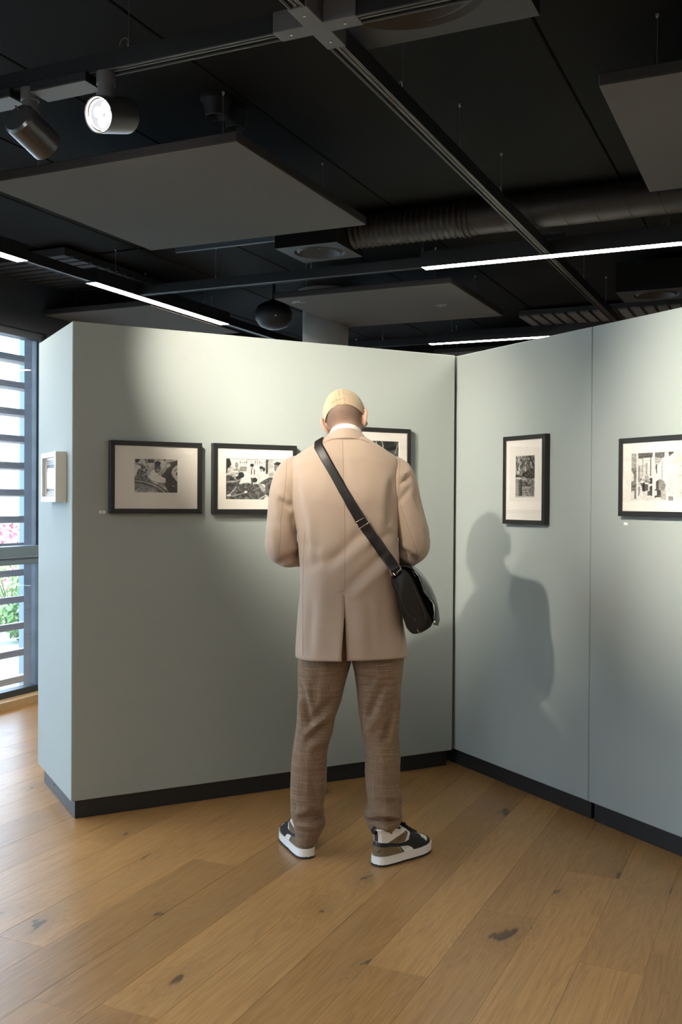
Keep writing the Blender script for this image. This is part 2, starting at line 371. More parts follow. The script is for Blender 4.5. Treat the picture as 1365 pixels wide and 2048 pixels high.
# outside: louvre screens
slat_me = None
for i, (ua, ub) in enumerate(bays + far_bays):
    t = thing('louvre_screen', ['weathered wooden louvre screen outside the visible window', 'louvre screen outside the second window bay', 'louvre screen outside the third window bay', 'louvre screen outside the fourth window bay', 'louvre screen outside the fifth window bay',
              'louvre screen outside the first hidden window bay', 'louvre screen outside the second hidden window bay', 'louvre screen outside the third hidden window bay'][i], 'louvre', bw(ua + 0.52, V0 - 0.42, -0.1), BROT, 'louvre screens outside the windows')
    for z in np.arange(0.06, 2.75, 0.205):
        if slat_me is None:
            o = boxpart('slat', 'slat_wood', t, -0.05, -0.02, -0.025, 0.05, 1.872, 0.025, 0.004, 1); slat_me = o.data
        else: o = link('slat', slat_me, None, t)
        o.location = (0.0, 0.0, z + 0.1); o.rotation_euler = (0, -0.10, 0)
    pu = 1.815
    boxpart('post', 'post_blue', t, -0.13, pu - 0.05, 0.0, -0.055, pu + 0.05, 3.0)
    boxpart('post', 'post_blue', t, -0.13, 0.02, 0.0, -0.05, 0.085, 3.0)
g = MB().box(-40, -40, -0.2, 40, 30, -0.105).build('ground', 'grass'); g.rotation_euler = (0, 0, BROT); struct(g, 'green garden ground outside the windows', 'ground')
def shrub(u, v, h, mat, label, n=420):
    t = thing('garden_shrub', label, 'shrub', bw(u, v, -0.1), 0.0, 'shrubs outside the window')
    mb = MB(); tw = MB()
    for a in range(7):
        an = a*0.9; tip = (math.cos(an)*h*0.3, math.sin(an)*h*0.3, h*0.8); tw.tube([(0, 0, 0), (tip[0]*0.3, tip[1]*0.3, h*0.4), tip], [0.012, 0.008, 0.004], 5)
    for _ in range(n):
        d = np.random.normal(size=3); d /= np.linalg.norm(d); r = random.uniform(0.55, 1.0)
        c = np.array([d[0]*h*0.55*r, d[1]*h*0.55*r, h*0.52 + d[2]*h*0.48*r])
        a = np.random.normal(size=3); a /= np.linalg.norm(a); b = np.cross(a, np.random.normal(size=3)); b /= np.linalg.norm(b); s = random.uniform(0.04, 0.075)
        nn = np.cross(a, b)*s*0.15
        mb.add([c - a*s, c + b*s*0.45 + nn, c + a*s, c - b*s*0.45 + nn], [(0, 1, 2), (0, 2, 3)])
    tw.build('stem', 'twig', t); o = mb.build('foliage', mat, t, recalc=False); o['kind'] = 'stuff'
for (px, dist, h, mat, lab) in [(-95, 3.0, 0.75, 'leaf', 'green shrub at the left edge of the window view'), (22, 3.4, 0.85, 'leaf_light', 'pale green shrub seen between the louvre slats'),
                                (52, 2.6, 0.55, 'leaf', 'low green shrub beside the steel post outside'), (30, 5.4, 1.25, 'blossom', 'shrub with pink red blossom beyond the green shrubs'), (-60, 5.0, 1.0, 'leaf_light', 'pale shrub further left in the garden'), (70, 4.2, 0.7, 'leaf', 'green shrub furthest right in the garden')]:
    P = atplane(px, 1150, bw(0, V0 - dist, 0), (CB, -SB, 0)); q = uv_of(P); shrub(q[0], q[1], h, mat, lab)

# ================================================================== CEILING FITTINGS
def hanger(parent, x, y, z0, z1, loop=0.0):
    MB().tube([(x, y, z0 + 0.02), (x, y, z1)], 0.0012, 5).build('hanger_wire', 'wire', parent)
    MB().lathe([(0.004, 0), (0.0055, 0.004), (0.0055, 0.022), (0.003, 0.028)], (x, y, z0), (0, 0, 1), 10, True, True).build('wire_gripper', 'wire', parent, smooth=True)
    MB().lathe([(0.007, 0), (0.007, -0.005), (0.005, -0.012), (0.002, -0.015)], (x, y, z1), (0, 0, 1), 10, True, True).build('ceiling_anchor', 'wire', parent, smooth=True)
    if loop:
        MB().tube([(x - 0.018 - 0.018*math.cos(a), y, z0 + 0.02 + 0.022*math.sin(a)) for a in np.linspace(0, 5.6, 16)], 0.0012, 5).build('wire_loop', 'wire', parent)
RH, RW = 0.058, 0.046
def rail(label, axis, fixed, a, b, hangers, open_parts=(), loc_z=RAIL):
    """axis 'u' or 'v'; an extruded lighting track; open_parts show the conductor channel"""
    if axis == 'u': base = bw(a, fixed, loc_z); rz = BROT + math.pi/2
    else: base = bw(fixed, a, loc_z); rz = BROT
    t = thing('lighting_track', label, 'track', base, rz, 'black lighting tracks hung from the ceiling'); L = b - a
    m = MB(); w = RW/2
    m.box(0, -w, 0.012, L, w, RH).box(0, -w, 0, L, -w + 0.009, 0.012).box(0, w - 0.009, 0, L, w, 0.012)
    m.build('track_body', 'rail_black', t)
    for (p, q) in open_parts:
        MB().box(p - a, -w + 0.0095, 0.006, q - a, -w + 0.017, 0.0118).build('conductor_strip', 'conductor', t)
        MB().box(p - a, w - 0.015, 0.007, q - a, w - 0.0095, 0.0118).build('conductor_strip', 'rail_grey', t)
        MB().box(p - a, -0.004, 0.002, q - a, 0.004, 0.0118).build('centre_rib', 'joint_grey', t)
        MB().box(p - a, -w - 0.0006, -0.001, q - a, -w + 0.003, 0.003).box(p - a, w - 0.003, -0.001, q - a, w + 0.0006, 0.003).build('track_lip', 'rail_grey', t)
    prev = a
    for (p, q) in list(open_parts) + [(b, b)]:
        if p - prev > 0.02: MB().box(prev - a, -w + 0.0095, 0.003, p - a, w - 0.0095, 0.0118).build('cover_strip', 'lit_cover_scuff_grey' if fixed == VL else 'joint_grey', t)  # left row gets a paler colour to stand for light on its strips
        prev = q
    for i, h in enumerate(hangers): hanger(t, h - a, 0, RH, CEIL - loc_z, 1 if i % 2 == 0 else 0)
    return t
VT, VL, UT1, UT2, UT3 = -1.255, -3.985, 2.55, 5.40, 8.02
def u_on_rail(px, py, v0=VT): return uv_of(atplane(px, py, bw(0, v0, 0), (CB, -SB, 0)))[0]
def v_on_rail(px, py, u0): return uv_of(atplane(px, py, bw(u0, 0, 0), (SB, CB, 0)))[1]
hu = [u_on_rail(920, 310), u_on_rail(1003, 400)]
rail('black track running from the crossing piece away to the long right lamp', 'u', VT, UT1 + 0.13, UT2 - 0.045, [u_on_rail(806, 188)] + hu, [(UT1 + 0.13, UT2 - 0.045)])
rail('grey lit track continuing beyond the long right lamp', 'u', VT, UT2 + 0.045, UT3 - 0.045, [6.4, 7.2], [(UT2 + 0.045, UT3 - 0.045)])
rail('black track coming from above the viewer into the crossing piece', 'u', VT, -0.25, UT1 - 0.13, [0.2, 1.1], [(-0.25, UT1 - 0.13)])
rail('black track with two spotlights at upper left', 'v', UT1, -3.9, VT - 0.13, [v_on_rail(258, 90, UT1), -3.2], [(-3.0, VT - 0.13)])
rail('black track leaving the crossing piece towards upper right', 'v', UT1, VT + 0.13, 2.6, [0.4, 1.8], [(VT + 0.13, 2.6)])
rail('black track between the left lamp row and the long right lamp', 'v', UT2, VL + 0.045, -1.98, [v_on_rail(623, 500, UT2), v_on_rail(432, 540, UT2)], [])
rail('black track carrying on from the right end of the long right lamp', 'v', UT2, -0.37, 3.0, [0.4, 2.0], [])
rail('far black track reaching the short rear lamp', 'v', UT3, VL + 0.045, -2.88, [-3.3], [])
rail('far black track after the short rear lamp', 'v', UT3, -1.27, 2.5, [0.0], [])
rail('black track gap between the two left lamps', 'u', VL, 4.365, 4.93, [], [])
rail('black track running on behind the left partition after the left lamp', 'u', VL, 6.54, 11.0, [7.2, 9.0], [])
# crossing piece
t = thing('track_crossing', 'grey four way crossing piece joining two tracks at the top', 'track joint', bw(UT1, VT, RAIL), BROT)
m = MB().box(-0.13, -0.03, -0.001, 0.13, 0.03, 0.06).build('cross_bar', 'joint_grey', t, bevel=0.002)
MB().box(-0.03, -0.13, -0.0012, 0.03, 0.13, 0.0598).build('cross_bar', 'joint_grey', t, bevel=0.002)
for x, y in ((0.085, 0), (-0.085, 0), (0, 0.085), (0, -0.085)):
    MB().lathe([(0.0042, -0.0005), (0.0042, -0.003)], (x, y, 0), (0, 0, 1), 10, True, True).build('screw', 'steel', t)
# linear lamps
def linear(label, axis, fixed, a, b, hangers):
    if axis == 'u': base = bw(a, fixed, RAIL); rz = BROT + math.pi/2
    else: base = bw(fixed, a, RAIL); rz = BROT
    t = thing('linear_lamp', label, 'lamp', base, rz, 'glowing linear lamps in the ceiling tracks'); L = b - a
    m = MB().box(0, -0.042, 0.008, L, 0.042, 0.085).box(0, -0.042, -0.004, L, -0.039, 0.008).box(0, 0.039, -0.004, L, 0.042, 0.008).box(0, -0.039, -0.004, 0.004, 0.039, 0.008).box(L - 0.004, -0.039, -0.004, L, 0.039, 0.008)
    m.build('housing', 'rail_black', t)
    boxpart('diffuser', 'led_strip', t, 0.005, -0.0385, -0.003, L - 0.005, 0.0385, 0.006)
    for i, h in enumerate(hangers): hanger(t, h, 0, 0.085, CEIL - RAIL, i % 2)
    return t
linear('long glowing linear lamp above the left partition', 'u', VL, 4.94, 6.53, [0.25, 1.3])
linear('glowing linear lamp cut by the left edge of the picture', 'u', VL, 2.77, 4.355, [0.3, 1.3])
linear('longest glowing linear lamp running off the right edge', 'v', UT2, -1.975, -0.38, [v_on_rail(836, 505, UT2) + 1.975 + 0.03, 1.35])
linear('short rear glowing lamp just above the right partition', 'v', UT3, -2.87, -1.28, [0.2])
linear('added fill lamp above the viewer, first of an unseen row', 'v', -0.3, -2.0, -0.4, [0.3, 1.3])  # from here on: unseen lamps added as warm fill for floor and figure
linear('added fill lamp above the viewer, second of an unseen row', 'v', -0.3, 0.3, 1.9, [0.3, 1.3])
linear('added unseen fill lamp beside the window left of the viewer', 'u', VL, 0.4, 2.0, [0.3, 1.3])
linear('added unseen fill lamp right of the viewer', 'u', 1.48, 0.3, 1.9, [0.3, 1.3])
linear('added unseen fill lamp over the passage right of the right partition', 'u', 1.48, 2.9, 4.5, [0.3, 1.3])
t = thing('junction_clip', 'small black bracket with bright screw where track meets lamp', 'bracket', bw(UT2, VT, RAIL + 0.088), BROT)
boxpart('plate', 'rail_black', t, -0.10, -0.06, 0, 0.10, -0.03, 0.012); boxpart('bolt', 'steel', t, 0.03, -0.058, 0.0125, 0.08, -0.040, 0.018)

# acoustic panels
def acoustic(label, corner, su, sv, hang=True, z=PANEL):
    """corner = (u, v) of the near left corner"""
    t = thing('acoustic_panel', label, 'ceiling panel', bw(corner[0], corner[1], z), BROT, 'square felt panels hung under the ceiling')
    boxpart('panel_face', 'felt_grey', t, 0.002, 0.002, 0, sv - 0.002, su - 0.002, 0.004, 0.002, 1)
    boxpart('panel_edge', 'felt_edge', t, 0, 0, 0.004, sv, su, 0.042, 0.004, 1)
    if hang:
        for x in (0.16, sv - 0.16):
            for y in (0.16, su - 0.16): hanger(t, x, y, 0.042, CEIL - z)
    return t
pA = uv_of(atz(475, 283, PANEL)); pB = uv_of(atz(733, 450, PANEL)); pC = uv_of(atz(300, 500, PANEL))
su = pB[0] - pA[0]; sv = pA[1] - pC[1]; sv = max(sv, 1.19)
acoustic('large dark grey felt panel hung above the left partition', (pA[0], (pA[1]+pB[1])/2 - sv), su, sv)
qA = uv_of(atz(903, 567, PANEL)); qB = uv_of(atz(1008, 632, PANEL)); qH = uv_of(atz(545, 598, PANEL)); qG = uv_of(atz(695, 655, PANEL))
su2 = (qB[0] - qA[0] + qG[0] - qH[0])/2; sv2 = (qA[1] - qH[1] + qB[1] - qG[1])/2
p2 = acoustic('felt panel with two pale scuffs hung above the inner corner', ((qA[0]+qH[0])/2, (qH[1]+qG[1])/2), su2, sv2)
rA = uv_of(atz(1200, 172, PANEL)); rB = uv_of(atz(1297, 385, PANEL))
acoustic('dark felt panel cut off by the upper right edge', (rA[0], (rA[1]+rB[1])/2), rB[0]-rA[0], 1.2)
acoustic('felt panel low behind the left lamp beside the window', (5.66, -4.98), 1.2, 0.93)
acoustic('distant felt panel barely showing above the inner corner', (8.5, -3.0), 1.2, 1.3)
for px, py, s in ((597, 604, 0.05), (877, 611, 0.045)):    # scuffs on panel two, thin chalk smears
    q = uv_of(atz(px, py, PANEL)); lx, ly = q[1] - (qH[1]+qG[1])/2, q[0] - (qA[0]+qH[0])/2
    mb = MB()
    for i in range(7):
        a = random.uniform(-0.5, 0.5); cx_, cy_ = lx + random.gauss(0, s*0.5), ly + random.gauss(0, s*0.5)
        dx, dy = math.cos(a)*s*0.6, math.sin(a)*s*0.6
        mb.add([(cx_-dx, cy_-dy, -0.0006), (cx_+dx, cy_+dy, -0.0006), (cx_+dx*0.6, cy_+dy+0.010, -0.0006), (cx_-dx*0.7, cy_-dy+0.012, -0.0006)], [(0, 1, 2, 3)])
    mb.build('scuff', 'lit_cover_scuff_grey', p2, recalc=False)

# diffuser boxes and duct
def vent_box(label, u, v, su, sv, z, top=CEIL - 0.001):
    t = thing('air_diffuser', label, 'air vent', bw(u, v, z), BROT, 'black air diffuser boxes')
    m = MB(); n = 40; cx_, cy_, r = sv/2, su/2, min(su, sv)*0.40
    ring = [(cx_ + r*math.cos(2*math.pi*i/n), cy_ + r*math.sin(2*math.pi*i/n), 0) for i in range(n)]
    sq = []
    for i in range(n):
        c, s = math.cos(2*math.pi*i/n), math.sin(2*math.pi*i/n); mm = max(abs(c), abs(s)); sq.append((cx_ + c/mm*sv/2, cy_ + s/mm*su/2, 0))
    m.loft([sq, ring]); m.build('face_plate', 'vent_paint', t)
    MB().box(0, 0, 0, sv, su, 0.001).loft([[(p[0], p[1], 0.0) for p in sq], [(p[0], p[1], top - z) for p in sq]]).build('plenum_box', 'rail_black', t) if False else MB().loft([[(0,0,0),(sv,0,0),(sv,su,0),(0,su,0)], [(0,0,top-z),(sv,0,top-z),(sv,su,top-z),(0,su,top-z)]]).build('plenum_box', 'ceiling_black', t)
    MB().lathe([(r, 0.0), (r*0.93, 0.012), (r*0.80, -0.004), (r*0.72, 0.012), (r*0.45, 0.06), (r*0.2, 0.07)], (cx_, cy_, 0), (0, 0, 1), n).build('diffuser_ring', 'vent_paint', t, smooth=True)
    MB().lathe([(r*0.75, 0.02), (r*0.4, 0.075), (0.001, 0.078)], (cx_, cy_, 0), (0, 0, 1), n).build('diffuser_throat', 'vent_hole', t)
    MB().lathe([(0.012, 0.05), (0.014, 0.03), (0.006, 0.024), (0.001, 0.022)], (cx_, cy_, 0), (0, 0, 1), 12).build('knob', 'box_grey', t, smooth=True)
    return t
a = uv_of(atz(549, 497, 2.85)); b = uv_of(atz(674, 484, 2.85)); c = uv_of(atz(727, 513, 2.85))
vent_box('square diffuser box with round outlet at the duct end', (a[0]+b[0])/2, a[1], max(0.36, c[0]-b[0]), b[1]-a[1], 2.85)
DU, DZ, DR = 5.10, 2.956, 0.093
boxv = b[1]
t = thing('ventilation_duct', 'dark round duct with a ribbed flexible end below the ceiling', 'duct', bw(DU, boxv - 0.03, DZ), BROT)
vflex = v_on_rail(930, 440, DU) - boxv + 0.03
n = 110; xs = np.linspace(0, vflex, n)
MB().lathe([(DR*0.97 + 0.006*math.sin(x*2*math.pi/0.034), x) for x in xs], (0, 0, 0), (1, 0, 0), 36).build('flexible_hose', 'duct_metal', t, smooth=True, sharp=80)
MB().lathe([(DR*0.98, vflex), (DR*0.98, 5.0)], (0, 0, 0), (1, 0, 0), 40).build('rigid_pipe', 'duct_metal', t, smooth=True)
for x in (vflex, vflex + 0.03): MB().lathe([(DR, x - 0.008), (DR + 0.006, x - 0.006), (DR + 0.006, x + 0.006), (DR, x + 0.008)], (0, 0, 0), (1, 0, 0), 40).build('collar', 'duct_metal', t, smooth=True)
sp = [(x, DR*math.cos(2*math.pi*x/0.16)*0.985, DR*math.sin(2*math.pi*x/0.16)*0.985) for x in np.linspace(vflex + 0.05, 4.9, 900)]
MB().tube(sp, 0.0018, 5).build('spiral_seam', 'duct_metal', t, smooth=True)
t = tag(MB().box(-3.6, -0.012, -0.035, 4.5, 0.012, 0.0).build('lit_joint_strip', 'lit_joint_blue'), 'long bluish strip imitating a lit ceiling joint above the duct', 'lit joint strip'); t.location = tuple(bw(5.30, 0, CEIL - 0.001)); t.rotation_euler = (0, 0, BROT)  # bluish strip added to imitate a ceiling joint lit from behind
a = uv_of(atz(1232, 585, 2.80))
t = vent_box('square diffuser box with duct elbow at the right edge', a[0], a[1], 0.36, 0.46, 2.80, 2.99)
el = MB().tube([(0.20, 0.30, 0.10), (0.30, 0.24, 0.16), (0.45, 0.18, 0.17), (1.6, 0.10, 0.17)], 0.09, 24).build('duct_elbow', 'duct_metal', t, smooth=True)
a = uv_of(atz(1080, 38, 2.85))
vent_box('large dark diffuser box at the very top right', a[0] - 0.62, a[1] - 0.62, 0.62, 0.62, 2.86)
# slatted grilles on the far ceiling
def grille(label, u, v, su, sv, pitch, along_u=False, z=3.0, smat='slat_grey'):
    t = thing('slatted_grille', label, 'grille', bw(u, v, z), BROT, 'slatted grilles on the far ceiling')
    boxpart('backing', 'vent_paint', t, 0, 0, 0.012, sv, su, 0.05); me = None
    n = int((sv if along_u else su)/pitch)
    for i in range(n):
        if me is None:
            o = boxpart('slat', smat, t, 0, 0, 0, pitch*0.72, su, 0.0115) if along_u else boxpart('slat', smat, t, 0, 0, 0, sv, pitch*0.72, 0.0115); me = o.data
        else: o = link('slat', me, None, t)
        o.location = ((i*pitch, 0, 0) if along_u else (0, i*pitch, 0))
a = uv_of(atz(1062, 632, 2.98)); b = uv_of(atz(1215, 625, 2.98))
grille('pale slatted grille between the track and the rear lamp', a[0], a[1] - 0.1, 0.75, 1.9, 0.10, True, 2.98)
a = uv_of(atz(0, 553, 2.98))
grille('dim slatted grille above the window at far left', a[0] - 0.3, V0 + 0.1, 1.1, 0.75, 0.09, False, 2.98, 'vent_paint')
# black beams across the far ceiling
for uu, lab in ((9.4, 'nearer black beam across the far ceiling'), (11.4, 'further black beam across the far ceiling')):
    o = tag(MB().box(V0, -0.15, -0.22, V1, 0.15, 0).build('ceiling_beam', 'ceiling_black'), lab, 'beam', 'black beams across the far ceiling'); o.location = tuple(bw(uu, 0, CEIL)); o.rotation_euler = (0, 0, BROT)
# column
o = MB().lathe([(0.175, 0.0), (0.175, CEIL - 0.06), (0.215, CEIL - 0.055), (0.215, CEIL - 0.001)], (0, 0, 0), (0, 0, 1), 48, True, True).build('column', 'concrete', smooth=True)
o.location = (-0.128, 7.62, 0); struct(o, 'round concrete column behind the partitions', 'column')
# pair of ceiling downlights
for px, py, r, lab in ((433, 212, 0.060, 'left one of two small black downlights on the ceiling'), (470, 236, 0.052, 'right one of two small black downlights on the ceiling')):
    P = atz(px, py - 18, CEIL)
    t = thing('ceiling_downlight', lab, 'downlight', P, 0, 'pair of black ceiling downlights')
    MB().lathe([(r*1.05, 0), (r*1.05, -0.012), (r*0.92, -0.016), (r*0.70, -0.075), (r*0.62, -0.078), (r*0.5, -0.05)], (0,0,0), (0,0,1), 28).build('lamp_body', 'rail_black', t, smooth=True)
    MB().lathe([(r*0.5, -0.05), (r*0.35, -0.04), (0.001, -0.038)], (0,0,0), (0,0,1), 20).build('lens', 'vent_hole', t, smooth=True)
    MB().lathe([(r*0.70, -0.074), (r*0.74, -0.078), (r*0.70, -0.082), (r*0.62, -0.078)], (0,0,0), (0,0,1), 28).build('trim_ring', 'vent_paint', t, smooth=True)
# dome loudspeaker by the column
P = aty(548, 632, 7.35)
t = thing('hanging_speaker', 'black rounded speaker hanging left of the column', 'speaker', (P[0], P[1], P[2] - 0.10), 0)
MB().lathe([(0.001, 0.0), (0.05, 0.004), (0.10, 0.025), (0.135, 0.07), (0.14, 0.12), (0.12, 0.17), (0.07, 0.20), (0.03, 0.205), (0.03, 0.22)], (0,0,0), (0,0,1), 32).build('shell', 'rail_black', t, smooth=True)
MB().tube([(0, 0, 0.2), (0, 0, CEIL - (P[2] - 0.10))], 0.012, 8).build('stem', 'rail_black', t)
boxpart('badge', 'steel', t, 0.016, -0.138, 0.075, 0.030, -0.128, 0.085)

# track spotlights
def aim_frame(d):
    d = Vector(d).normalized(); x = d.cross(Vector((0, 0, 1))).normalized(); return d, x, x.cross(d)
def spotlight(label, v, box_dir, tgt, energy, angle, blend=0.6, lit=False, body_drop=0.128, u=UT1, col=SPOT_WARM, turn=False, pivot=0.42):
    """driver box in the track, swivel joint, cylindrical head aimed at the world point tgt"""
    J = bw(u, v, RAIL)
    ROT = BROT + (math.pi/2 if turn else 0.0)
    t = thing('track_spotlight', label, 'spotlight', J, ROT, 'black spotlights on the track')
    x0, x1 = (-0.27, -0.045) if box_dir < 0 else (0.045, 0.27)
    boxpart('driver_box', 'rail_black', t, x0, -0.0445, -0.028, x1, 0.0445, 0.004, 0.003, 1)
    boxpart('driver_cover', 'box_grey', t, x0 + 0.002, -0.0425, -0.0295, x1 - 0.002, 0.0425, -0.028)
    MB().lathe([(0.030, 0.002), (0.030, -0.035), (0.026, -0.038), (0.026, -0.060), (0.030, -0.062), (0.030, -0.078), (0.012, -0.084)], (0,0,0), (0,0,1), 24, False, True).build('swivel_joint', 'joint_grey', t, smooth=True)
    W = Matrix.Rotation(ROT, 3, 'Z'); c = Vector((0, 0, -body_drop))
    d = W.inverted() @ (Vector(tgt) - (Vector(J) + W @ c)); d, ex, ey = aim_frame(d)
    R, L = 0.056, 0.142; back = c - d*(L*pivot); front = c + d*(L*(1 - pivot))
    MB().tube([(0, 0, -0.07), (0, 0, -0.10), tuple(back*0.6 + c*0.4 + ey*R*0.6)], 0.011, 10).build('yoke', 'rail_black', t, smooth=True)
    MB().lathe([(0.001, 0), (R*0.86, 0), (R, 0.008), (R, L), (R*0.95, L + 0.0015), (R*0.90, L - 0.002), (R*0.90, L - 0.028)], tuple(back), tuple(d), 36).build('head', 'spot_body', t, smooth=True)
    MB().lathe([(R*0.90, L - 0.026), (R*0.3, L - 0.032), (0.001, L - 0.032)], tuple(back), tuple(d), 32).build('reflector', 'led_reflector' if lit is not None else 'rail_grey', t, smooth=True)
    MB().lathe([(R*0.895, L - 0.010), (R*0.82, L - 0.012), (R*0.80, L - 0.018), (R*0.895, L - 0.02)], tuple(back), tuple(d), 32).build('trim_ring', 'steel', t, smooth=True)
    for i in range(4):
        a = i*math.pi/2 + 0.5; p = back + d*(L - 0.030) + (ex*math.cos(a) + ey*math.sin(a))*R*0.42
        MB().lathe([(R*0.30, 0), (R*0.30, 0.003), (R*0.18, 0.006), (0.001, 0.007)], tuple(p), tuple(d), 16).build('led', 'led_chip', t, smooth=True)
    MB().tube([tuple(back + ey*R*0.5 - d*0.001), tuple(back + ey*R*0.5 - d*0.02)], 0.003, 6).build('tilt_screw', 'steel', t)
    ld = bpy.data.lights.new('lamp_beam', 'SPOT'); ld.energy = energy; ld.color = col; ld.spot_size = math.radians(angle); ld.spot_blend = blend; ld.shadow_soft_size = 0.022
    lo = bpy.data.objects.new('lamp_beam', ld); COL.objects.link(lo); lo.parent = t
    lo.matrix_local = Matrix.Translation(front + d*0.004) @ d.to_track_quat('-Z', 'Y').to_matrix().to_4x4()
    return t
plain('spot_body', (0.035, 0.035, 0.036), 0.28, spec=0.6)
wl = lambda s, z: PN + D1*s + np.array([0, 0, z]); wr = lambda s, z: PC + D2*s + np.array([0, 0, z])
vA = v_on_rail(60, 205, UT1); vB = v_on_rail(212, 180, UT1)
spotlight('black spotlight at the left edge turned away towards the left partition', vA, -1, wl(1.22, 1.92), 230, 52, 1.0)
spotlight('lit spotlight with its bright lamp face showing', vB, -1, bw(UT1, vB, RAIL - 0.128) + np.array([-0.41, -0.76, -0.27])*3, 30, 50, lit=True, pivot=0.74)
spotlight('spotlight on the overhead track near the viewer aimed at the right partition', VT, 1, wr(2.05, 1.75), 450, 44, 1.0, u=1.60, turn=True)
rail('short track hung left of the viewer outside the picture', 'v', 1.85, -2.8, -1.45, [-2.5, -1.7], [])
spotlight('spotlight left of the picture aimed past the man at the inner corner', -2.03, -1, PC + np.array([0, 0, 1.30]), 170, 44, 0.9, u=1.85)

# ================================================================== FRAMED PHOTOGRAPHS
class Canvas:
    def __init__(s, w, h, val=0.5):
        s.w, s.h = w, h; s.a = np.full((h, w), float(val)); yy, xx = np.mgrid[0:h, 0:w]; s.x = (xx + 0.5)/w; s.y = (yy + 0.5)/h
    def poly(s, pts, val, blend=1.0):
        m = np.zeros(s.a.shape, bool); n = len(pts)
        for i in range(n):
            (x1, y1), (x2, y2) = pts[i], pts[(i+1) % n]
            if y1 == y2: continue
            c = ((s.y >= min(y1, y2)) & (s.y < max(y1, y2))); m ^= c & (s.x < x1 + (s.y - y1)*(x2 - x1)/(y2 - y1))
        s.a[m] = s.a[m]*(1-blend) + (val if not callable(val) else val(s.x[m], s.y[m]))*blend; return m
    def ell(s, cx, cy, rx, ry, val, rot=0.0, blend=1.0):
        c, q = math.cos(rot), math.sin(rot); dx, dy = s.x - cx, s.y - cy
        m = ((dx*c + dy*q)/rx)**2 + ((-dx*q + dy*c)/ry)**2 < 1; s.a[m] = s.a[m]*(1-blend) + val*blend; return m
    def line(s, pts, wd, val):
        asp = s.h/s.w
        for (x1, y1), (x2, y2) in zip(pts[:-1], pts[1:]):
            dx, dy = x2-x1, (y2-y1)*asp; L = dx*dx + dy*dy + 1e-12
            t = np.clip(((s.x-x1)*dx + (s.y-y1)*asp*dy)/L, 0, 1); d = np.hypot(s.x-x1-t*dx, (s.y-y1)*asp - t*dy); s.a[d < wd] = val
    def noise(s, cells, amp, mask=None):
        g = np.random.rand(cells + 2, cells + 2); fx, fy = s.x*cells, s.y*cells; ix, iy = fx.astype(int), fy.astype(int); tx, ty = smoothstep(fx-ix), smoothstep(fy-iy)
        n = (g[iy, ix]*(1-tx) + g[iy, ix+1]*tx)*(1-ty) + (g[iy+1, ix]*(1-tx) + g[iy+1, ix+1]*tx)*ty - 0.5
        if mask is None: s.a += n*amp
        else: s.a[mask] += n[mask]*amp
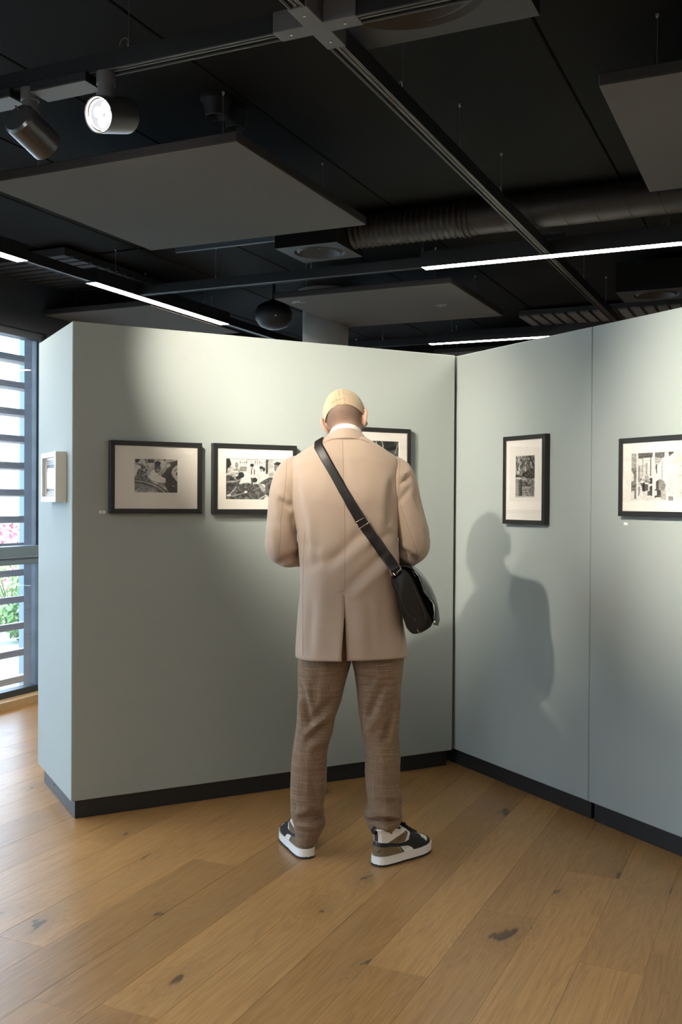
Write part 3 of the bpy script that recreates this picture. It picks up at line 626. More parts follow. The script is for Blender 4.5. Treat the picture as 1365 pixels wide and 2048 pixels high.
def photo_waving():
    c = Canvas(132, 100, 0.62); c.noise(14, 0.5); P = c.poly
    P([(0.03,0),(0.28,0),(0.28,0.16),(0.03,0.12)], 0.16); P([(0.30,0),(0.45,0),(0.44,0.12),(0.30,0.12)], 0.2); P([(0.66,0),(0.74,0),(0.70,0.15),(0.66,0.12)], 0.22)
    P([(0,0.18),(0.12,0.2),(0.2,0.3),(0.1,0.5),(0,0.55)], 0.88); c.ell(0.42,0.2,0.10,0.08,0.8); c.ell(0.62,0.14,0.08,0.14,0.85)
    P([(0.78,0.1),(1,0.02),(1,1),(0.80,1),(0.66,0.68),(0.62,0.48),(0.72,0.36)], 0.13); c.noise(30, 0.06)
    m = P([(0,0.60),(0.05,0.45),(0.09,0.30),(0.17,0.27),(0.30,0.30),(0.34,0.45),(0.40,0.60),(0.36,0.66),(0,0.66)], 0.36); c.noise(40, 0.55, m)
    P([(0.17,0.28),(0.28,0.30),(0.22,0.38)], 0.72); c.ell(0.205,0.23,0.055,0.085,0.34); c.ell(0.19,0.2,0.05,0.04,0.18)
    P([(0.035,0.13),(0.10,0.10),(0.14,0.02),(0.19,0.0),(0.25,0.04),(0.27,0.15),(0.29,0.215),(0.26,0.225),(0.18,0.15),(0.08,0.14)], 0.80); P([(0.035,0.13),(0.18,0.145),(0.26,0.225),(0.11,0.20)], 0.45)
    P([(0.30,0.52),(0.40,0.35),(0.47,0.27),(0.56,0.38),(0.60,0.5),(0.72,0.57),(0.715,0.70),(0.60,0.70),(0.40,0.64)], 0.90)
    P([(0.27,0.42),(0.42,0.16),(0.45,0.22),(0.34,0.48),(0.29,0.50)], 0.68); P([(0.44,0.12),(0.52,0.08),(0.56,0.10),(0.47,0.22)], 0.62)
    c.ell(0.53,0.27,0.075,0.14,0.30); c.ell(0.535,0.13,0.07,0.07,0.10); c.ell(0.535,0.31,0.05,0.07,0.44); c.ell(0.55,0.335,0.02,0.015,0.85); c.ell(0.51,0.26,0.018,0.02,0.12); c.ell(0.56,0.25,0.018,0.02,0.15)
    P([(0.53,0.46),(0.70,0.24),(0.72,0.18),(0.78,0.12),(0.83,0.15),(0.83,0.21),(0.74,0.28),(0.61,0.50)], 0.64); P([(0.72,0.18),(0.80,0.12),(0.82,0.16),(0.76,0.24)], 0.80)
    P([(0.66,0.14),(0.72,0.02),(0.78,0.02),(0.70,0.18)], 0.78)
    P([(0.85,0.40),(0.88,0.28),(0.97,0.17),(1,0.2),(1,0.36),(0.95,0.42),(1,0.53),(1,0.68),(0.88,0.50)], 0.74); P([(0.90,0.34),(0.99,0.26),(1,0.29),(0.93,0.37)], 0.45)
    th = np.hypot((c.x + 0.05)/0.93, (c.y - 1.35)/0.75); m = th < 1.0; c.a[m] = 0.20
    for a, b, v in ((0.955, 0.93, 0.82), (0.93, 0.82, 0.30), (0.82, 0.74, 0.50), (0.74, 0.0, 0.42)): c.a[(th < a) & (th >= b)] = v
    m = th < 0.74; c.noise(18, 0.35, m); c.a[m] += (c.y[m] - 0.8)*1.2
    c.ell(0.90,0.79,0.035,0.012,0.7); return c
def photo_fountain():
    c = Canvas(144, 94, 0.93); P = c.poly
    for r in range(4):
        for k in range(14):
            if random.random() < 0.7: P([(0.22+k*0.036, 0.02+r*0.035), (0.24+k*0.036, 0.02+r*0.035), (0.24+k*0.036, 0.035+r*0.035), (0.22+k*0.036, 0.035+r*0.035)], random.uniform(0.15, 0.6))
    P([(0.22,0.19),(0.34,0.19),(0.34,0.31),(0.22,0.31)], 0.55); P([(0.65,0),(0.70,0),(0.69,0.36),(0.65,0.36)], 0.20); P([(0.70,0),(0.78,0),(0.78,0.2),(0.70,0.3)], 0.72)
    P([(0,0),(0.06,0),(0.09,0.15),(0.05,0.25),(0.04,0.36),(0,0.36)], 0.13); c.noise(24, 0.15)
    m = P([(0.03,0.24),(0.10,0.18),(0.20,0.22),(0.24,0.34),(0.20,0.50),(0.08,0.56),(0.01,0.42)], 0.72); c.noise(22, 0.5, m); c.ell(0.175,0.16,0.028,0.07,0.55)
    m = P([(0,0.42),(0.05,0.40),(0.18,0.52),(0.26,0.44),(0.22,0.60),(0.10,0.80),(0,0.95)], 0.22); c.noise(20, 0.25, m); c.line([(0,0.57),(0.16,0.56),(0.24,0.50)], 0.012, 0.62); c.ell(0.25,0.40,0.05,0.075,0.10); c.ell(0.2,0.47,0.04,0.05,0.12)
    m = P([(0.20,0.62),(0.36,0.58),(0.48,0.64),(0.62,0.82),(0.60,1),(0,1),(0,0.93),(0.12,0.8)], 0.28); c.noise(38, 0.5, m)
    m = P([(0.46,0.60),(0.55,0.62),(0.70,0.82),(0.62,1),(0.46,1),(0.40,0.8)], 0.30); c.noise(30, 0.3, m); P([(0.52,0.60),(0.56,0.58),(0.68,0.76),(0.60,0.80)], 0.66)
    for x, y, h in ((0.425,0.155,0.33), (0.58,0.21,0.36)):
        m = P([(x-0.06,y+0.12),(x+0.05,y+0.10),(x+0.09,y+0.26),(x+0.05,y+h),(x-0.05,y+h-0.03),(x-0.075,y+0.25)], 0.88); c.noise(34, 0.18, m); c.ell(x,y+0.05,0.026,0.06,0.72); c.ell(x,y,0.032,0.04,0.09)
    P([(0.41,0.26),(0.425,0.26),(0.425,0.38),(0.41,0.38)], 0.15); P([(0.46,0.26),(0.47,0.26),(0.47,0.38),(0.455,0.38)], 0.15); c.ell(0.625,0.25,0.02,0.06,0.08)
    c.ell(0.47,0.52,0.045,0.06,0.10); c.line([(0.42,0.48),(0.43,0.62)], 0.015, 0.3)
    m = P([(0.54,0.60),(0.64,0.50),(0.72,0.44),(0.82,0.46),(0.86,0.60),(0.84,0.80),(0.74,1),(0.66,0.85),(0.64,0.62)], 0.24); c.noise(34, 0.4, m)
    c.ell(0.745,0.36,0.045,0.075,0.66); c.ell(0.74,0.31,0.045,0.03,0.80); P([(0.74,0.98),(0.78,0.65),(0.9,0.62),(1,0.7),(1,1),(0.74,1)], 0.38)
    P([(0.84,0.30),(0.96,0.16),(1,0.2),(1,1),(0.90,1),(0.86,0.60)], 0.34); P([(0.80,0.12),(0.90,0.12),(0.93,0.24),(0.88,0.34),(0.81,0.29),(0.79,0.22)], 0.46)
    P([(0.78,0.11),(0.84,0.05),(0.92,0.08),(0.96,0.2),(0.91,0.24),(0.87,0.14),(0.80,0.13)], 0.06); c.line([(0.815,0.28),(0.86,0.30)], 0.008, 0.12)
    c.line([(0.10,0.92),(0.36,0.80)], 0.004, 0.8); c.line([(0.55,0.98),(0.66,0.88)], 0.005, 0.92); c.ell(0.325,0.81,0.025,0.035,0.92); c.ell(0.05,0.90,0.035,0.03,0.9); P([(0.66,0.90),(0.68,0.89),(0.675,1),(0.655,1)], 0.9); return c
def photo_ribbons():
    c = Canvas(120, 84, 0.13); c.noise(9, 0.10); P = c.poly
    P([(0.72,0.0),(0.95,0.06),(0.9,0.5),(0.70,0.4)], 0.06); P([(0.84,0.16),(1,0.14),(1,0.42),(0.83,0.36)], 0.24); c.line([(0.99,0.04),(0.92,0.20)], 0.010, 0.55)
    c.line([(0.47,0.0),(0.47,0.30)], 0.014, 0.72); c.line([(0.53,0.0),(0.56,0.08),(0.58,0.14),(0.62,0.19),(0.67,0.17),(0.68,0.08),(0.65,0.0)], 0.010, 0.70); c.line([(0.25,0.0),(0.28,0.2),(0.2,0.5)], 0.012, 0.66); c.line([(0.62,0.19),(0.5,0.45),(0.3,0.6)], 0.010, 0.6)
    m = P([(0.1,0.5),(0.6,0.45),(0.7,1),(0.05,1)], 0.30); c.noise(20, 0.3, m); return c
def photo_garden():
    c = Canvas(66, 144, 0.42); c.noise(10, 0.35); c.noise(26, 0.55); P = c.poly
    c.a[c.x < 0.25] += 0.10
    m = P([(0.62,0.36),(0.8,0.30),(1,0.34),(1,0.56),(0.7,0.54),(0.35,0.50),(0.36,0.42)], 0.14); c.noise(30, 0.25, m)
    c.line([(0.68,0.0),(0.80,0.10),(0.90,0.2),(1,0.3)], 0.045, 0.12); c.line([(0.40,0.16),(0.55,0.11),(0.74,0.13),(0.84,0.14)], 0.02, 0.10); c.line([(0.26,0.28),(0.42,0.16)], 0.018, 0.16); c.line([(0.38,0.01),(0.5,0.07)], 0.02, 0.15)
    m = P([(0,0.44),(0.20,0.45),(0.22,0.51),(0,0.52)], 0.22); P([(0,0.52),(0.18,0.51),(0.3,0.52),(0.34,0.56),(0.1,0.57),(0,0.55)], 0.86)
    m = c.y > 0.55; c.a[m] = 0.40; c.noise(9, 0.35, m); c.noise(24, 0.35, m)
    P([(0.34,0.58),(0.80,0.58),(0.82,0.71),(0.36,0.72)], 0.34); m = (c.y > 0.58) & (c.y < 0.72) & (c.x > 0.36) & (c.x < 0.8); c.noise(20, 0.5, m)
    P([(0.34,0.735),(0.80,0.735),(0.80,0.755),(0.34,0.75)], 0.66); c.line([(0.36,0.72),(0.80,0.725)], 0.02, 0.14)
    for (x, y) in ((0.44,0.79),(0.66,0.79),(0.45,0.86),(0.64,0.85),(0.74,0.91),(0.50,0.92)): c.ell(x, y, 0.09, 0.026, 0.55); c.ell(x+0.09, y+0.02, 0.03, 0.02, 0.15)
    P([(0.17,0.58),(0.30,0.57),(0.34,0.95),(0.18,0.95)], 0.30); P([(0.27,0.57),(0.335,0.58),(0.34,0.94),(0.28,0.93)], 0.12); P([(0.80,0.60),(0.92,0.62),(0.95,0.96),(0.80,0.95)], 0.38)
    P([(0,0.93),(0.2,0.96),(0.6,0.95),(1,0.96),(1,1),(0,1)], 0.74); P([(0.02,0.62),(0.15,0.62),(0.16,0.92),(0,0.9)], 0.62); return c
def photo_hall():
    c = Canvas(150, 104, 0.88); P = c.poly
    W = 0.62; f = lambda pts, v: P([(x*W, y) for x, y in pts], v)
    f([(0,0),(0.13,0),(0.13,0.30),(0,0.28)], 0.62); f([(0,0.3),(0.13,0.3),(0.13,0.96),(0.09,0.96),(0.08,0.72),(0,0.7)], 0.42); f([(0,0.36),(0.07,0.45),(0.06,0.58),(0,0.60)], 0.92); m = f([(0,0.60),(0.13,0.6),(0.13,0.78),(0,0.80)], 0.38); c.noise(30, 0.4, m)
    f([(0.17,0.0),(0.52,0.0),(0.52,0.10),(0.17,0.115)], 0.24); c.line([(0.17*W,0.05),(0.52*W,0.04)], 0.006, 0.4); f([(0.17,0.25),(0.28,0.25),(0.28,0.60),(0.17,0.7)], 0.74); f([(0.18,0.27),(0.20,0.27),(0.2,0.6),(0.18,0.6)], 0.3)
    f([(0.275,0.11),(0.29,0.11),(0.29,0.5),(0.275,0.5)], 0.28); f([(0.465,0.1),(0.48,0.1),(0.48,0.48),(0.465,0.48)], 0.28); f([(0.355,0.22),(0.40,0.21),(0.40,0.44),(0.355,0.44)], 0.62)
    m = f([(0.34,0.46),(0.42,0.46),(0.44,0.60),(0.32,0.62)], 0.66); f([(0.26,0.58),(0.31,0.55),(0.335,0.66),(0.33,0.80),(0.28,0.80),(0.25,0.66)], 0.12); f([(0.22,0.54),(0.25,0.52),(0.27,0.58),(0.25,0.70),(0.22,0.62)], 0.30); c.ell(0.27*W,0.60,0.03,0.03,0.9)
    f([(0.335,0.64),(0.42,0.66),(0.42,0.78),(0.335,0.80)], 0.34); f([(0.44,0.54),(0.52,0.52),(0.52,0.64),(0.45,0.64)], 0.22); f([(0.45,0.70),(0.52,0.68),(0.52,0.90),(0.45,0.88)], 0.26); c.ell(0.425*W,0.84,0.02,0.05,0.3); f([(0.17,0.72),(0.23,0.68),(0.22,0.84),(0.17,0.92)], 0.5); m = f([(0.36,0.56),(0.46,0.56),(0.46,0.64),(0.36,0.62)], 0.6); c.noise(40, 0.6, m)
    f([(0.57,0.0),(0.80,0.0),(0.79,0.10),(0.74,0.13),(0.57,0.10)], 0.34); m = f([(0.57,0.10),(0.74,0.13),(0.70,0.26),(0.57,0.24)], 0.70); f([(0.59,0.25),(0.63,0.25),(0.62,0.45),(0.60,0.40)], 0.2); f([(0.66,0.24),(0.84,0.1),(0.84,0.6),(0.66,0.5)], 0.92); f([(0.735,0.2),(0.75,0.2),(0.75,0.6),(0.735,0.6)], 0.6)
    m = f([(0.60,0.60),(0.68,0.55),(0.78,0.58),(0.83,0.68),(0.80,0.80),(0.70,0.78),(0.60,0.78)], 0.52); f([(0.60,0.60),(0.66,0.56),(0.67,0.78),(0.60,0.80)], 0.24); f([(0.57,0.76),(0.72,0.78),(0.72,0.92),(0.57,0.93)], 0.22); f([(0.57,0.78),(0.62,0.79),(0.62,0.88),(0.57,0.9)], 0.85)
    f([(0.72,0.8),(0.84,0.76),(0.84,0.98),(0.72,0.96)], 0.70); f([(0.88,0),(1.0,0),(1.0,0.03),(0.90,0.10)], 0.30); f([(0.89,0.90),(1.0,0.90),(1.0,1),(0.89,1)], 0.5)
    P([(0.66,0.1),(0.74,0.05),(0.74,0.9),(0.66,0.8)], 0.82); m = P([(0.78,0.0),(1,0.0),(1,0.6),(0.78,0.5)], 0.72); c.noise(12, 0.4, m); m = P([(0.78,0.5),(1,0.6),(1,1),(0.78,1)], 0.45); c.noise(20, 0.5, m)
    for x in (0.145, 0.545, 0.86, 1.22): P([((x-0.018)*W,0),((x+0.018)*W,0),((x+0.018)*W,1),((x-0.018)*W,1)], 0.95)
    return c
def photo_mountain():
    c = Canvas(70, 110, 0.80); c.poly([(0,0.16),(1,0.16),(1,0.34),(0,0.34)], 0.16); c.noise(22, 0.12); c.poly([(0,0.80),(0.3,0.78),(0.6,0.86),(1,0.82),(1,1),(0,1)], 0.30); c.poly([(0,0.92),(0.5,0.88),(1,0.93),(1,1),(0,1)], 0.85); c.ell(0.35,0.86,0.12,0.05,0.55); return c

def picture(name, label, origin, rz, x0, x1, z0, z1, fw, depth, canvas, print_rect, frame_mat='frame_black', fdepth_in=0.006, warm=1.0):
    """x0..z1: outer frame in wall coordinates; print_rect the visible photograph in the same coordinates"""
    xc = (x0 + x1)/2; c, s = math.cos(rz), math.sin(rz)
    base = np.array(origin) + np.array([c*xc, s*xc, z0])
    t = thing(name, label, 'picture', base, rz)
    W, H = x1 - x0, z1 - z0; a, b = -W/2, W/2
    def railpart(pts):
        m = MB(); m.loft([[(p[0], -depth, p[1]) for p in pts], [(p[0], -0.001, p[1]) for p in pts]], True, True, True)
        m.build('frame_rail', frame_mat, t, bevel=0.0012, seg=1)
    e = 0.0002
    railpart([(a, 0), (b, 0), (b-fw-e, fw), (a+fw+e, fw)]); railpart([(a, H), (a+fw+e, H-fw), (b-fw-e, H-fw), (b, H)])
    railpart([(a, 0+e), (a+fw, fw+e), (a+fw, H-fw-e), (a, H-e)]); railpart([(b, e), (b, H-e), (b-fw, H-fw-e), (b-fw, fw+e)])
    yb = -depth + fdepth_in
    px0, px1, pz0, pz1 = print_rect[0]-xc, print_rect[1]-xc, print_rect[2]-z0, print_rect[3]-z0
    A = [(a+fw-0.003, fw-0.003), (b-fw+0.003, fw-0.003), (b-fw+0.003, H-fw+0.003), (a+fw-0.003, H-fw+0.003)]; B = [(px0, pz0), (px1, pz0), (px1, pz1), (px0, pz1)]
    MB().loft([[(x, yb, z) for x, z in A], [(x, yb, z) for x, z in B]]).build('mat_board', 'mat_board', t)
    B2 = [(px0+0.0016, pz0+0.0016), (px1-0.0016, pz0+0.0016), (px1-0.0016, pz1-0.0016), (px0+0.0016, pz1-0.0016)]
    MB().loft([[(x, yb, z) for x, z in B], [(x, yb+0.0016, z) for x, z in B2]]).build('mat_bevel', 'bevel_cut', t)
    cv = canvas; cv.noise(46, 0.16); cv.noise(80, 0.14); w, h = cv.w, cv.h; xs = np.linspace(px0, px1, w+1); zs = np.linspace(pz1, pz0, h+1)
    V = [(x, yb+0.0022, z) for z in zs for x in xs]; F = [(j*(w+1)+i, (j+1)*(w+1)+i, (j+1)*(w+1)+i+1, j*(w+1)+i+1) for j in range(h) for i in range(w)]
    me = bpy.data.meshes.new('print'); me.from_pydata(V, [], F); at = me.attributes.new('tone', 'FLOAT_COLOR', 'FACE')
    g = np.clip(cv.a, 0.02, 0.97).ravel()**1.9*0.86; colr = np.stack([g*1.0 + 0.004, g*0.965 + 0.004, g*0.89 + 0.003, np.ones_like(g)], 1).astype(np.float32)
    at.data.foreach_set('color', colr.ravel()); link('print', me, 'photo_print', t)
    boxpart('glass', 'picture_glass', t, a+fw-0.002, yb-0.0035, fw-0.002, b-fw+0.002, yb-0.0015, H-fw+0.002)
    boxpart('backing_board', 'mat_board', t, a+fw*0.5, -0.006, fw*0.5, b-fw*0.5, -0.003, H-fw*0.5)
    return t
def wall_px(px, py, P0, Nn, D, off):
    P = atplane(px, py, P0 + Nn*off, Nn); return np.dot(P - P0, D), P[2]
FD = 0.034
L_ = lambda px, py, off=FD: wall_px(px, py, PN, N1, D1, off)
R_ = lambda px, py, off=FD: wall_px(px, py, PC, N2, D2, off)
def rect(fn, x0, y0, x1, y1, off=FD):
    a, b, c, d = fn(x0, (y0+y1)/2, off)[0], fn(x1, (y0+y1)/2, off)[0], fn((x0+x1)/2, y1, off)[1], fn((x0+x1)/2, y0, off)[1]; return a, b, c, d
f1 = rect(L_, 220.5, 883, 404.5, 1027); m1 = rect(L_, 268.7, 918, 356, 985.7, FD - 0.006)
picture('framed_photograph', 'leftmost black framed photo of waving people, one in a pale sun hat', PN, RZ1, *f1, 0.022, FD, photo_waving(), m1)
f2 = rect(L_, 427, 888.7, 594.5, 1027.5); m2 = rect(L_, 452.3, 918, 573, 999.6, FD - 0.006)
picture('framed_photograph', 'black framed photo of people gathered at a water basin, left of the man', PN, RZ1, *f2, 0.022, FD, photo_fountain(), m2)
f3r = L_(822.5, 930)[0]; w3_ = f2[1] - f2[0]; z3 = L_(800, 857.3)[1]
f3 = (f3r - w3_, f3r, f2[2], z3); mr = L_(798.5, 900, FD - 0.006)[0]; mz = L_(798, 883, FD - 0.006)[1]; mg = f3r - mr
picture('framed_photograph', 'black framed photo of white ribbons on black, half hidden behind the man', PN, RZ1, *f3, 0.022, FD, photo_ribbons(), (f3[0]+mg, mr, f3[2] + (z3 - mz), mz))
f4 = rect(R_, 1006, 870.5, 1089.7, 1049); m4 = rect(R_, 1031, 911, 1070, 995.6, FD - 0.006)
picture('framed_photograph', 'narrow upright black framed photo of trees over a stone wall', PC, RZ2, *f4, 0.022, FD, photo_garden(), m4)
x0, z0 = R_(1236.5, 1032); _, z1 = R_(1236.5, 877.6); mx0, mz0 = R_(1262, 1002, FD-0.006); _, mz1 = R_(1262, 907, FD-0.006)
fw5 = 0.52
picture('framed_photograph', 'wide black framed photo of a cluttered interior at the right edge', PC, RZ2, x0, x0 + fw5, z0, z1, 0.022, FD, photo_hall(), (mx0, x0 + fw5 - (mx0 - x0), mz0, mz1))
# white framed picture on the end face of the left partition (local x runs from the window towards the viewer)
PF = PN - D2*PD; NE = -D1; ED = 0.052
S_ = lambda px, py, off=ED: wall_px(px, py, PF, NE, D2, off)
a0, zt0 = S_(82, 955); b0, _ = S_(111, 955); zb = S_(96, 1003.7)[1]; zt = S_(96, 905.3)[1]
picture('framed_photograph', 'small deep white framed picture on the partition end facing the window', PF, RZ2, a0, b0, zb, zt, 0.024, ED, photo_mountain(), (a0 + 0.045, b0 - 0.03, zb + 0.035, zt - 0.03), 'frame_white', 0.016)
# caption tags
def caption(label, fn, px, py, w, h, origin, rz, txt=True):
    x, z = fn(px, py, 0.001); c, s = math.cos(rz), math.sin(rz)
    t = thing('caption_tag', label, 'label', np.array(origin) + np.array([c*x, s*x, z]), rz, 'small white caption tags')
    boxpart('card', 'tag_white', t, -w/2, -0.002, -h/2, w/2, -0.0002, h/2)
    if txt: 
        boxpart('printed_line', 'ink', t, -w*0.14, -0.0023, -h*0.16, -w*0.02, -0.002, h*0.14); boxpart('printed_line', 'ink', t, w*0.02, -0.0023, -h*0.10, w*0.12, -0.002, h*0.16)
caption('small white caption tag left of the leftmost framed photo', L_, 204.5, 1024, 0.030, 0.013, PN, RZ1)
caption('small white caption tag under the wide photo at the right edge', R_, 1252.5, 1047.5, 0.022, 0.011, PC, RZ2, False)
caption('small white caption tag beside the white framed picture', S_, 129, 1003, 0.030, 0.012, PF, RZ2, False)

# ================================================================== THE MAN
def voxel_join(parts, voxel, smooth_it=3):
    """union of closed lofts as one continuous surface"""
    me = bpy.data.meshes.new('tmp'); v = []; f = []
    for mb in parts:
        o = len(v); v += mb.v; f += [tuple(i + o for i in q) for q in mb.f]
    me.from_pydata(v, [], f); ob = bpy.data.objects.new('tmp', me); COL.objects.link(ob)
    bm = bmesh.new(); bm.from_mesh(me); bmesh.ops.recalc_face_normals(bm, faces=bm.faces); bm.to_mesh(me); bm.free()
    md = ob.modifiers.new('r', 'REMESH'); md.mode = 'VOXEL'; md.voxel_size = voxel
    sm = ob.modifiers.new('s', 'SMOOTH'); sm.factor = 0.5; sm.iterations = smooth_it
    dg = bpy.context.evaluated_depsgraph_get(); ev = ob.evaluated_get(dg); res = bpy.data.meshes.new_from_object(ev)
    bpy.data.objects.remove(ob); bpy.data.meshes.remove(me)
    res.polygons.foreach_set('use_smooth', [True]*len(res.polygons)); return res
def limb(pts, radii, n=14, flat=1.0):
    """closed tapered tube with round ends"""
    pts = [Vector(p) for p in pts]; P = []; R = []
    d0 = (pts[0]-pts[1]).normalized(); d1 = (pts[-1]-pts[-2]).normalized()
    for a in (1.0, 0.9, 0.6): P.append(pts[0] + d0*radii[0]*a); R.append(radii[0]*math.sqrt(max(0.0004, 1 - a*a)))
    P += pts; R += list(radii)
    for a in (0.6, 0.9, 1.0): P.append(pts[-1] + d1*radii[-1]*a); R.append(radii[-1]*math.sqrt(max(0.0004, 1 - a*a)))
    return MB().tube(P, R, n, True, flat)
def spline(keys, n):
    """Catmull-Rom through rows of numbers"""
    K = np.array(keys, float); m = len(K); out = []
    t = np.concatenate([[0], np.cumsum(np.linalg.norm(np.diff(K[:, :3], axis=0), axis=1))]); ts = np.linspace(0, t[-1], n)
    for x in ts:
        i = min(max(np.searchsorted(t, x) - 1, 0), m - 2); h = t[i+1]-t[i]; s = (x - t[i])/h
        m0 = (K[i+1]-K[max(i-1,0)])/(t[i+1]-t[max(i-1,0)])*h; m1 = (K[min(i+2,m-1)]-K[i])/(t[min(i+2,m-1)]-t[i])*h
        out.append((2*s**3-3*s*s+1)*K[i] + (s**3-2*s*s+s)*m0 + (-2*s**3+3*s*s)*K[i+1] + (s**3-s*s)*m1)
    return np.array(out)
def fold_field(P, folds, gain=1.5):
    """sum of soft ridges (+) and valleys (-); each fold is (x1, y1, x2, y2, width, height mm) in photo pixels"""
    q = project(P); d = np.zeros(len(P))
    for x1, y1, x2, y2, w, h in folds:
        dx, dy = x2-x1, y2-y1; L = math.hypot(dx, dy); t = ((q[:,0]-x1)*dx + (q[:,1]-y1)*dy)/(L*L)
        s = ((q[:,0]-x1)*dy - (q[:,1]-y1)*dx)/L
        env = np.clip(np.minimum((t + 0.15)/0.35, (1.15 - t)/0.35), 0, 1); env = env*env*(3-2*env)
        d += gain*h*0.001*np.exp(-(s/w)**2)*env
    return d
plain('skin', (0.56, 0.33, 0.24), 0.5, var=0.08, scale=60, bump=0.15, bscale=350, spec=0.4)
k = NT('skin_stubble'); a = k.n('ShaderNodeAttribute', {'attribute_name': 'hair'}).outputs['Fac']; oc = k.obj()
fine = k.noise(k.mapping(oc, (1, 1, 0.40)), 1150, 3, 0.7)
msk = k.math('MULTIPLY', a, k.n('ShaderNodeMapRange', i0=fine, i1=0.36, i2=0.62, i3=0.42, i4=0.95).outputs[0], clamp=True)
sk = k.mix(k.noise(oc, 55, 3), (0.47, 0.29, 0.215), (0.56, 0.365, 0.275))
k.bsdf(k.mix(msk, sk, (0.070, 0.050, 0.038)), 0.55, 0, k.bump(fine, 0.25, 0.001), 0.35)
k = NT('coat_wool'); oc = k.obj()
tw = k.n('ShaderNodeTexWave', {'wave_type': 'BANDS', 'bands_direction': 'DIAGONAL'}, Vector=oc, Scale=260.0, Distortion=1.5, Detail=1.0).outputs['Fac']
nz = k.noise(oc, 700, 3, 0.6); soft = k.noise(oc, 7, 3)
cc = k.mix(soft, (0.425, 0.325, 0.252), (0.465, 0.36, 0.283)); cc = k.mix(k.math('MULTIPLY', nz, 0.30), cc, (0.30, 0.22, 0.165))
k.bsdf(cc, 0.85, 0, k.bump(k.math('MULTIPLY_ADD', tw, 0.4, nz), 0.22, 0.0008), 0.2, sheen=0.25)
plain('coat_seam', (0.235, 0.155, 0.105), 0.95, spec=0.1)
plain('coat_lining', (0.10, 0.07, 0.05), 0.7)
plain('shirt_white', (0.80, 0.785, 0.74), 0.7, bump=0.1, bscale=500)
plain('cap_cotton', (0.53, 0.42, 0.285), 0.85, var=0.10, scale=45, bump=0.35, bscale=420, spec=0.2, sheen=0.15)
plain('cap_seam', (0.22, 0.16, 0.09), 0.9, spec=0.1)
k = NT('trouser_cloth'); oc = k.obj()
hz = k.noise(k.mapping(oc, (9, 9, 420)), 1.0, 4, 0.7); vt = k.noise(k.mapping(oc, (420, 420, 8)), 1.0, 4, 0.7); fz = k.noise(oc, 900, 2)
f = k.math('ADD', k.math('MULTIPLY', hz, 0.5), k.math('MULTIPLY_ADD', vt, 0.35, k.math('MULTIPLY', fz, 0.25)))
k.bsdf(k.ramp(f, [(0.38, (0.105, 0.064, 0.037)), (0.55, (0.190, 0.124, 0.077)), (0.72, (0.36, 0.265, 0.18))]), 0.8, 0, k.bump(f, 0.25, 0.0006), 0.2, sheen=0.1)
plain('leather_black', (0.007, 0.0065, 0.006), 0.40, var=0.3, scale=40, bump=0.35, bscale=260, spec=0.42)
plain('strap_leather', (0.012, 0.010, 0.0095), 0.42, var=0.3, scale=60, bump=0.3, bscale=420, spec=0.45)
plain('bag_flap', (0.022, 0.021, 0.020), 0.22, bump=0.08, bscale=120, spec=0.75)
plain('stitch', (0.075, 0.05, 0.035), 0.7)
plain('void_black', (0.004, 0.004, 0.004), 0.95, spec=0.1)
plain('chrome', (0.78, 0.74, 0.68), 0.16, metal=1.0)
plain('shoe_white', (0.74, 0.72, 0.69), 0.45, bump=0.1, bscale=300)
plain('shoe_sole', (0.80, 0.79, 0.78), 0.5)
plain('shoe_black', (0.014, 0.014, 0.016), 0.5, bump=0.15, bscale=300)
plain('shoe_olive', (0.165, 0.118, 0.062), 0.85, bump=0.3, bscale=600)
plain('shoe_rubber', (0.016, 0.017, 0.020), 0.6)
plain('lace', (0.012, 0.012, 0.013), 0.8)

MAN = np.array([0.02, 4.06, 0.0])
man = thing('person', 'man seen from behind in a beige coat and flat cap looking at photographs', 'person', MAN)
def local(P): return [tuple(np.asarray(p) - MAN) for p in P]
class WB(MB):
    """mesh built in world coordinates, linked under the man"""
    def put(s, name, mat, parent=man, **kw):
        s.v = local(s.v); return MB.build(s, name, mat, parent, **kw)

# ---- arms: shoulder, elbow, wrist centre lines with sleeve radius
armL = [(-0.128, 4.068, 1.600, 0.030), (-0.158, 4.066, 1.588, 0.052), (-0.188, 4.064, 1.566, 0.068), (-0.209, 4.062, 1.525, 0.072), (-0.226, 4.064, 1.460, 0.069), (-0.236, 4.066, 1.380, 0.066), (-0.243, 4.068, 1.310, 0.065), (-0.244, 4.085, 1.262, 0.066),
        (-0.226, 4.140, 1.234, 0.063), (-0.190, 4.215, 1.222, 0.055), (-0.135, 4.305, 1.215, 0.048), (-0.095, 4.365, 1.212, 0.043)]
armR = [(0.150, 4.068, 1.602, 0.030), (0.182, 4.066, 1.590, 0.052), (0.213, 4.064, 1.568, 0.068), (0.236, 4.062, 1.525, 0.072), (0.258, 4.066, 1.450, 0.069), (0.280, 4.070, 1.375, 0.066), (0.301, 4.076, 1.305, 0.065), (0.302, 4.098, 1.262, 0.064),
        (0.270, 4.155, 1.236, 0.061), (0.222, 4.230, 1.226, 0.054), (0.168, 4.310, 1.222, 0.048), (0.128, 4.372, 1.222, 0.043)]
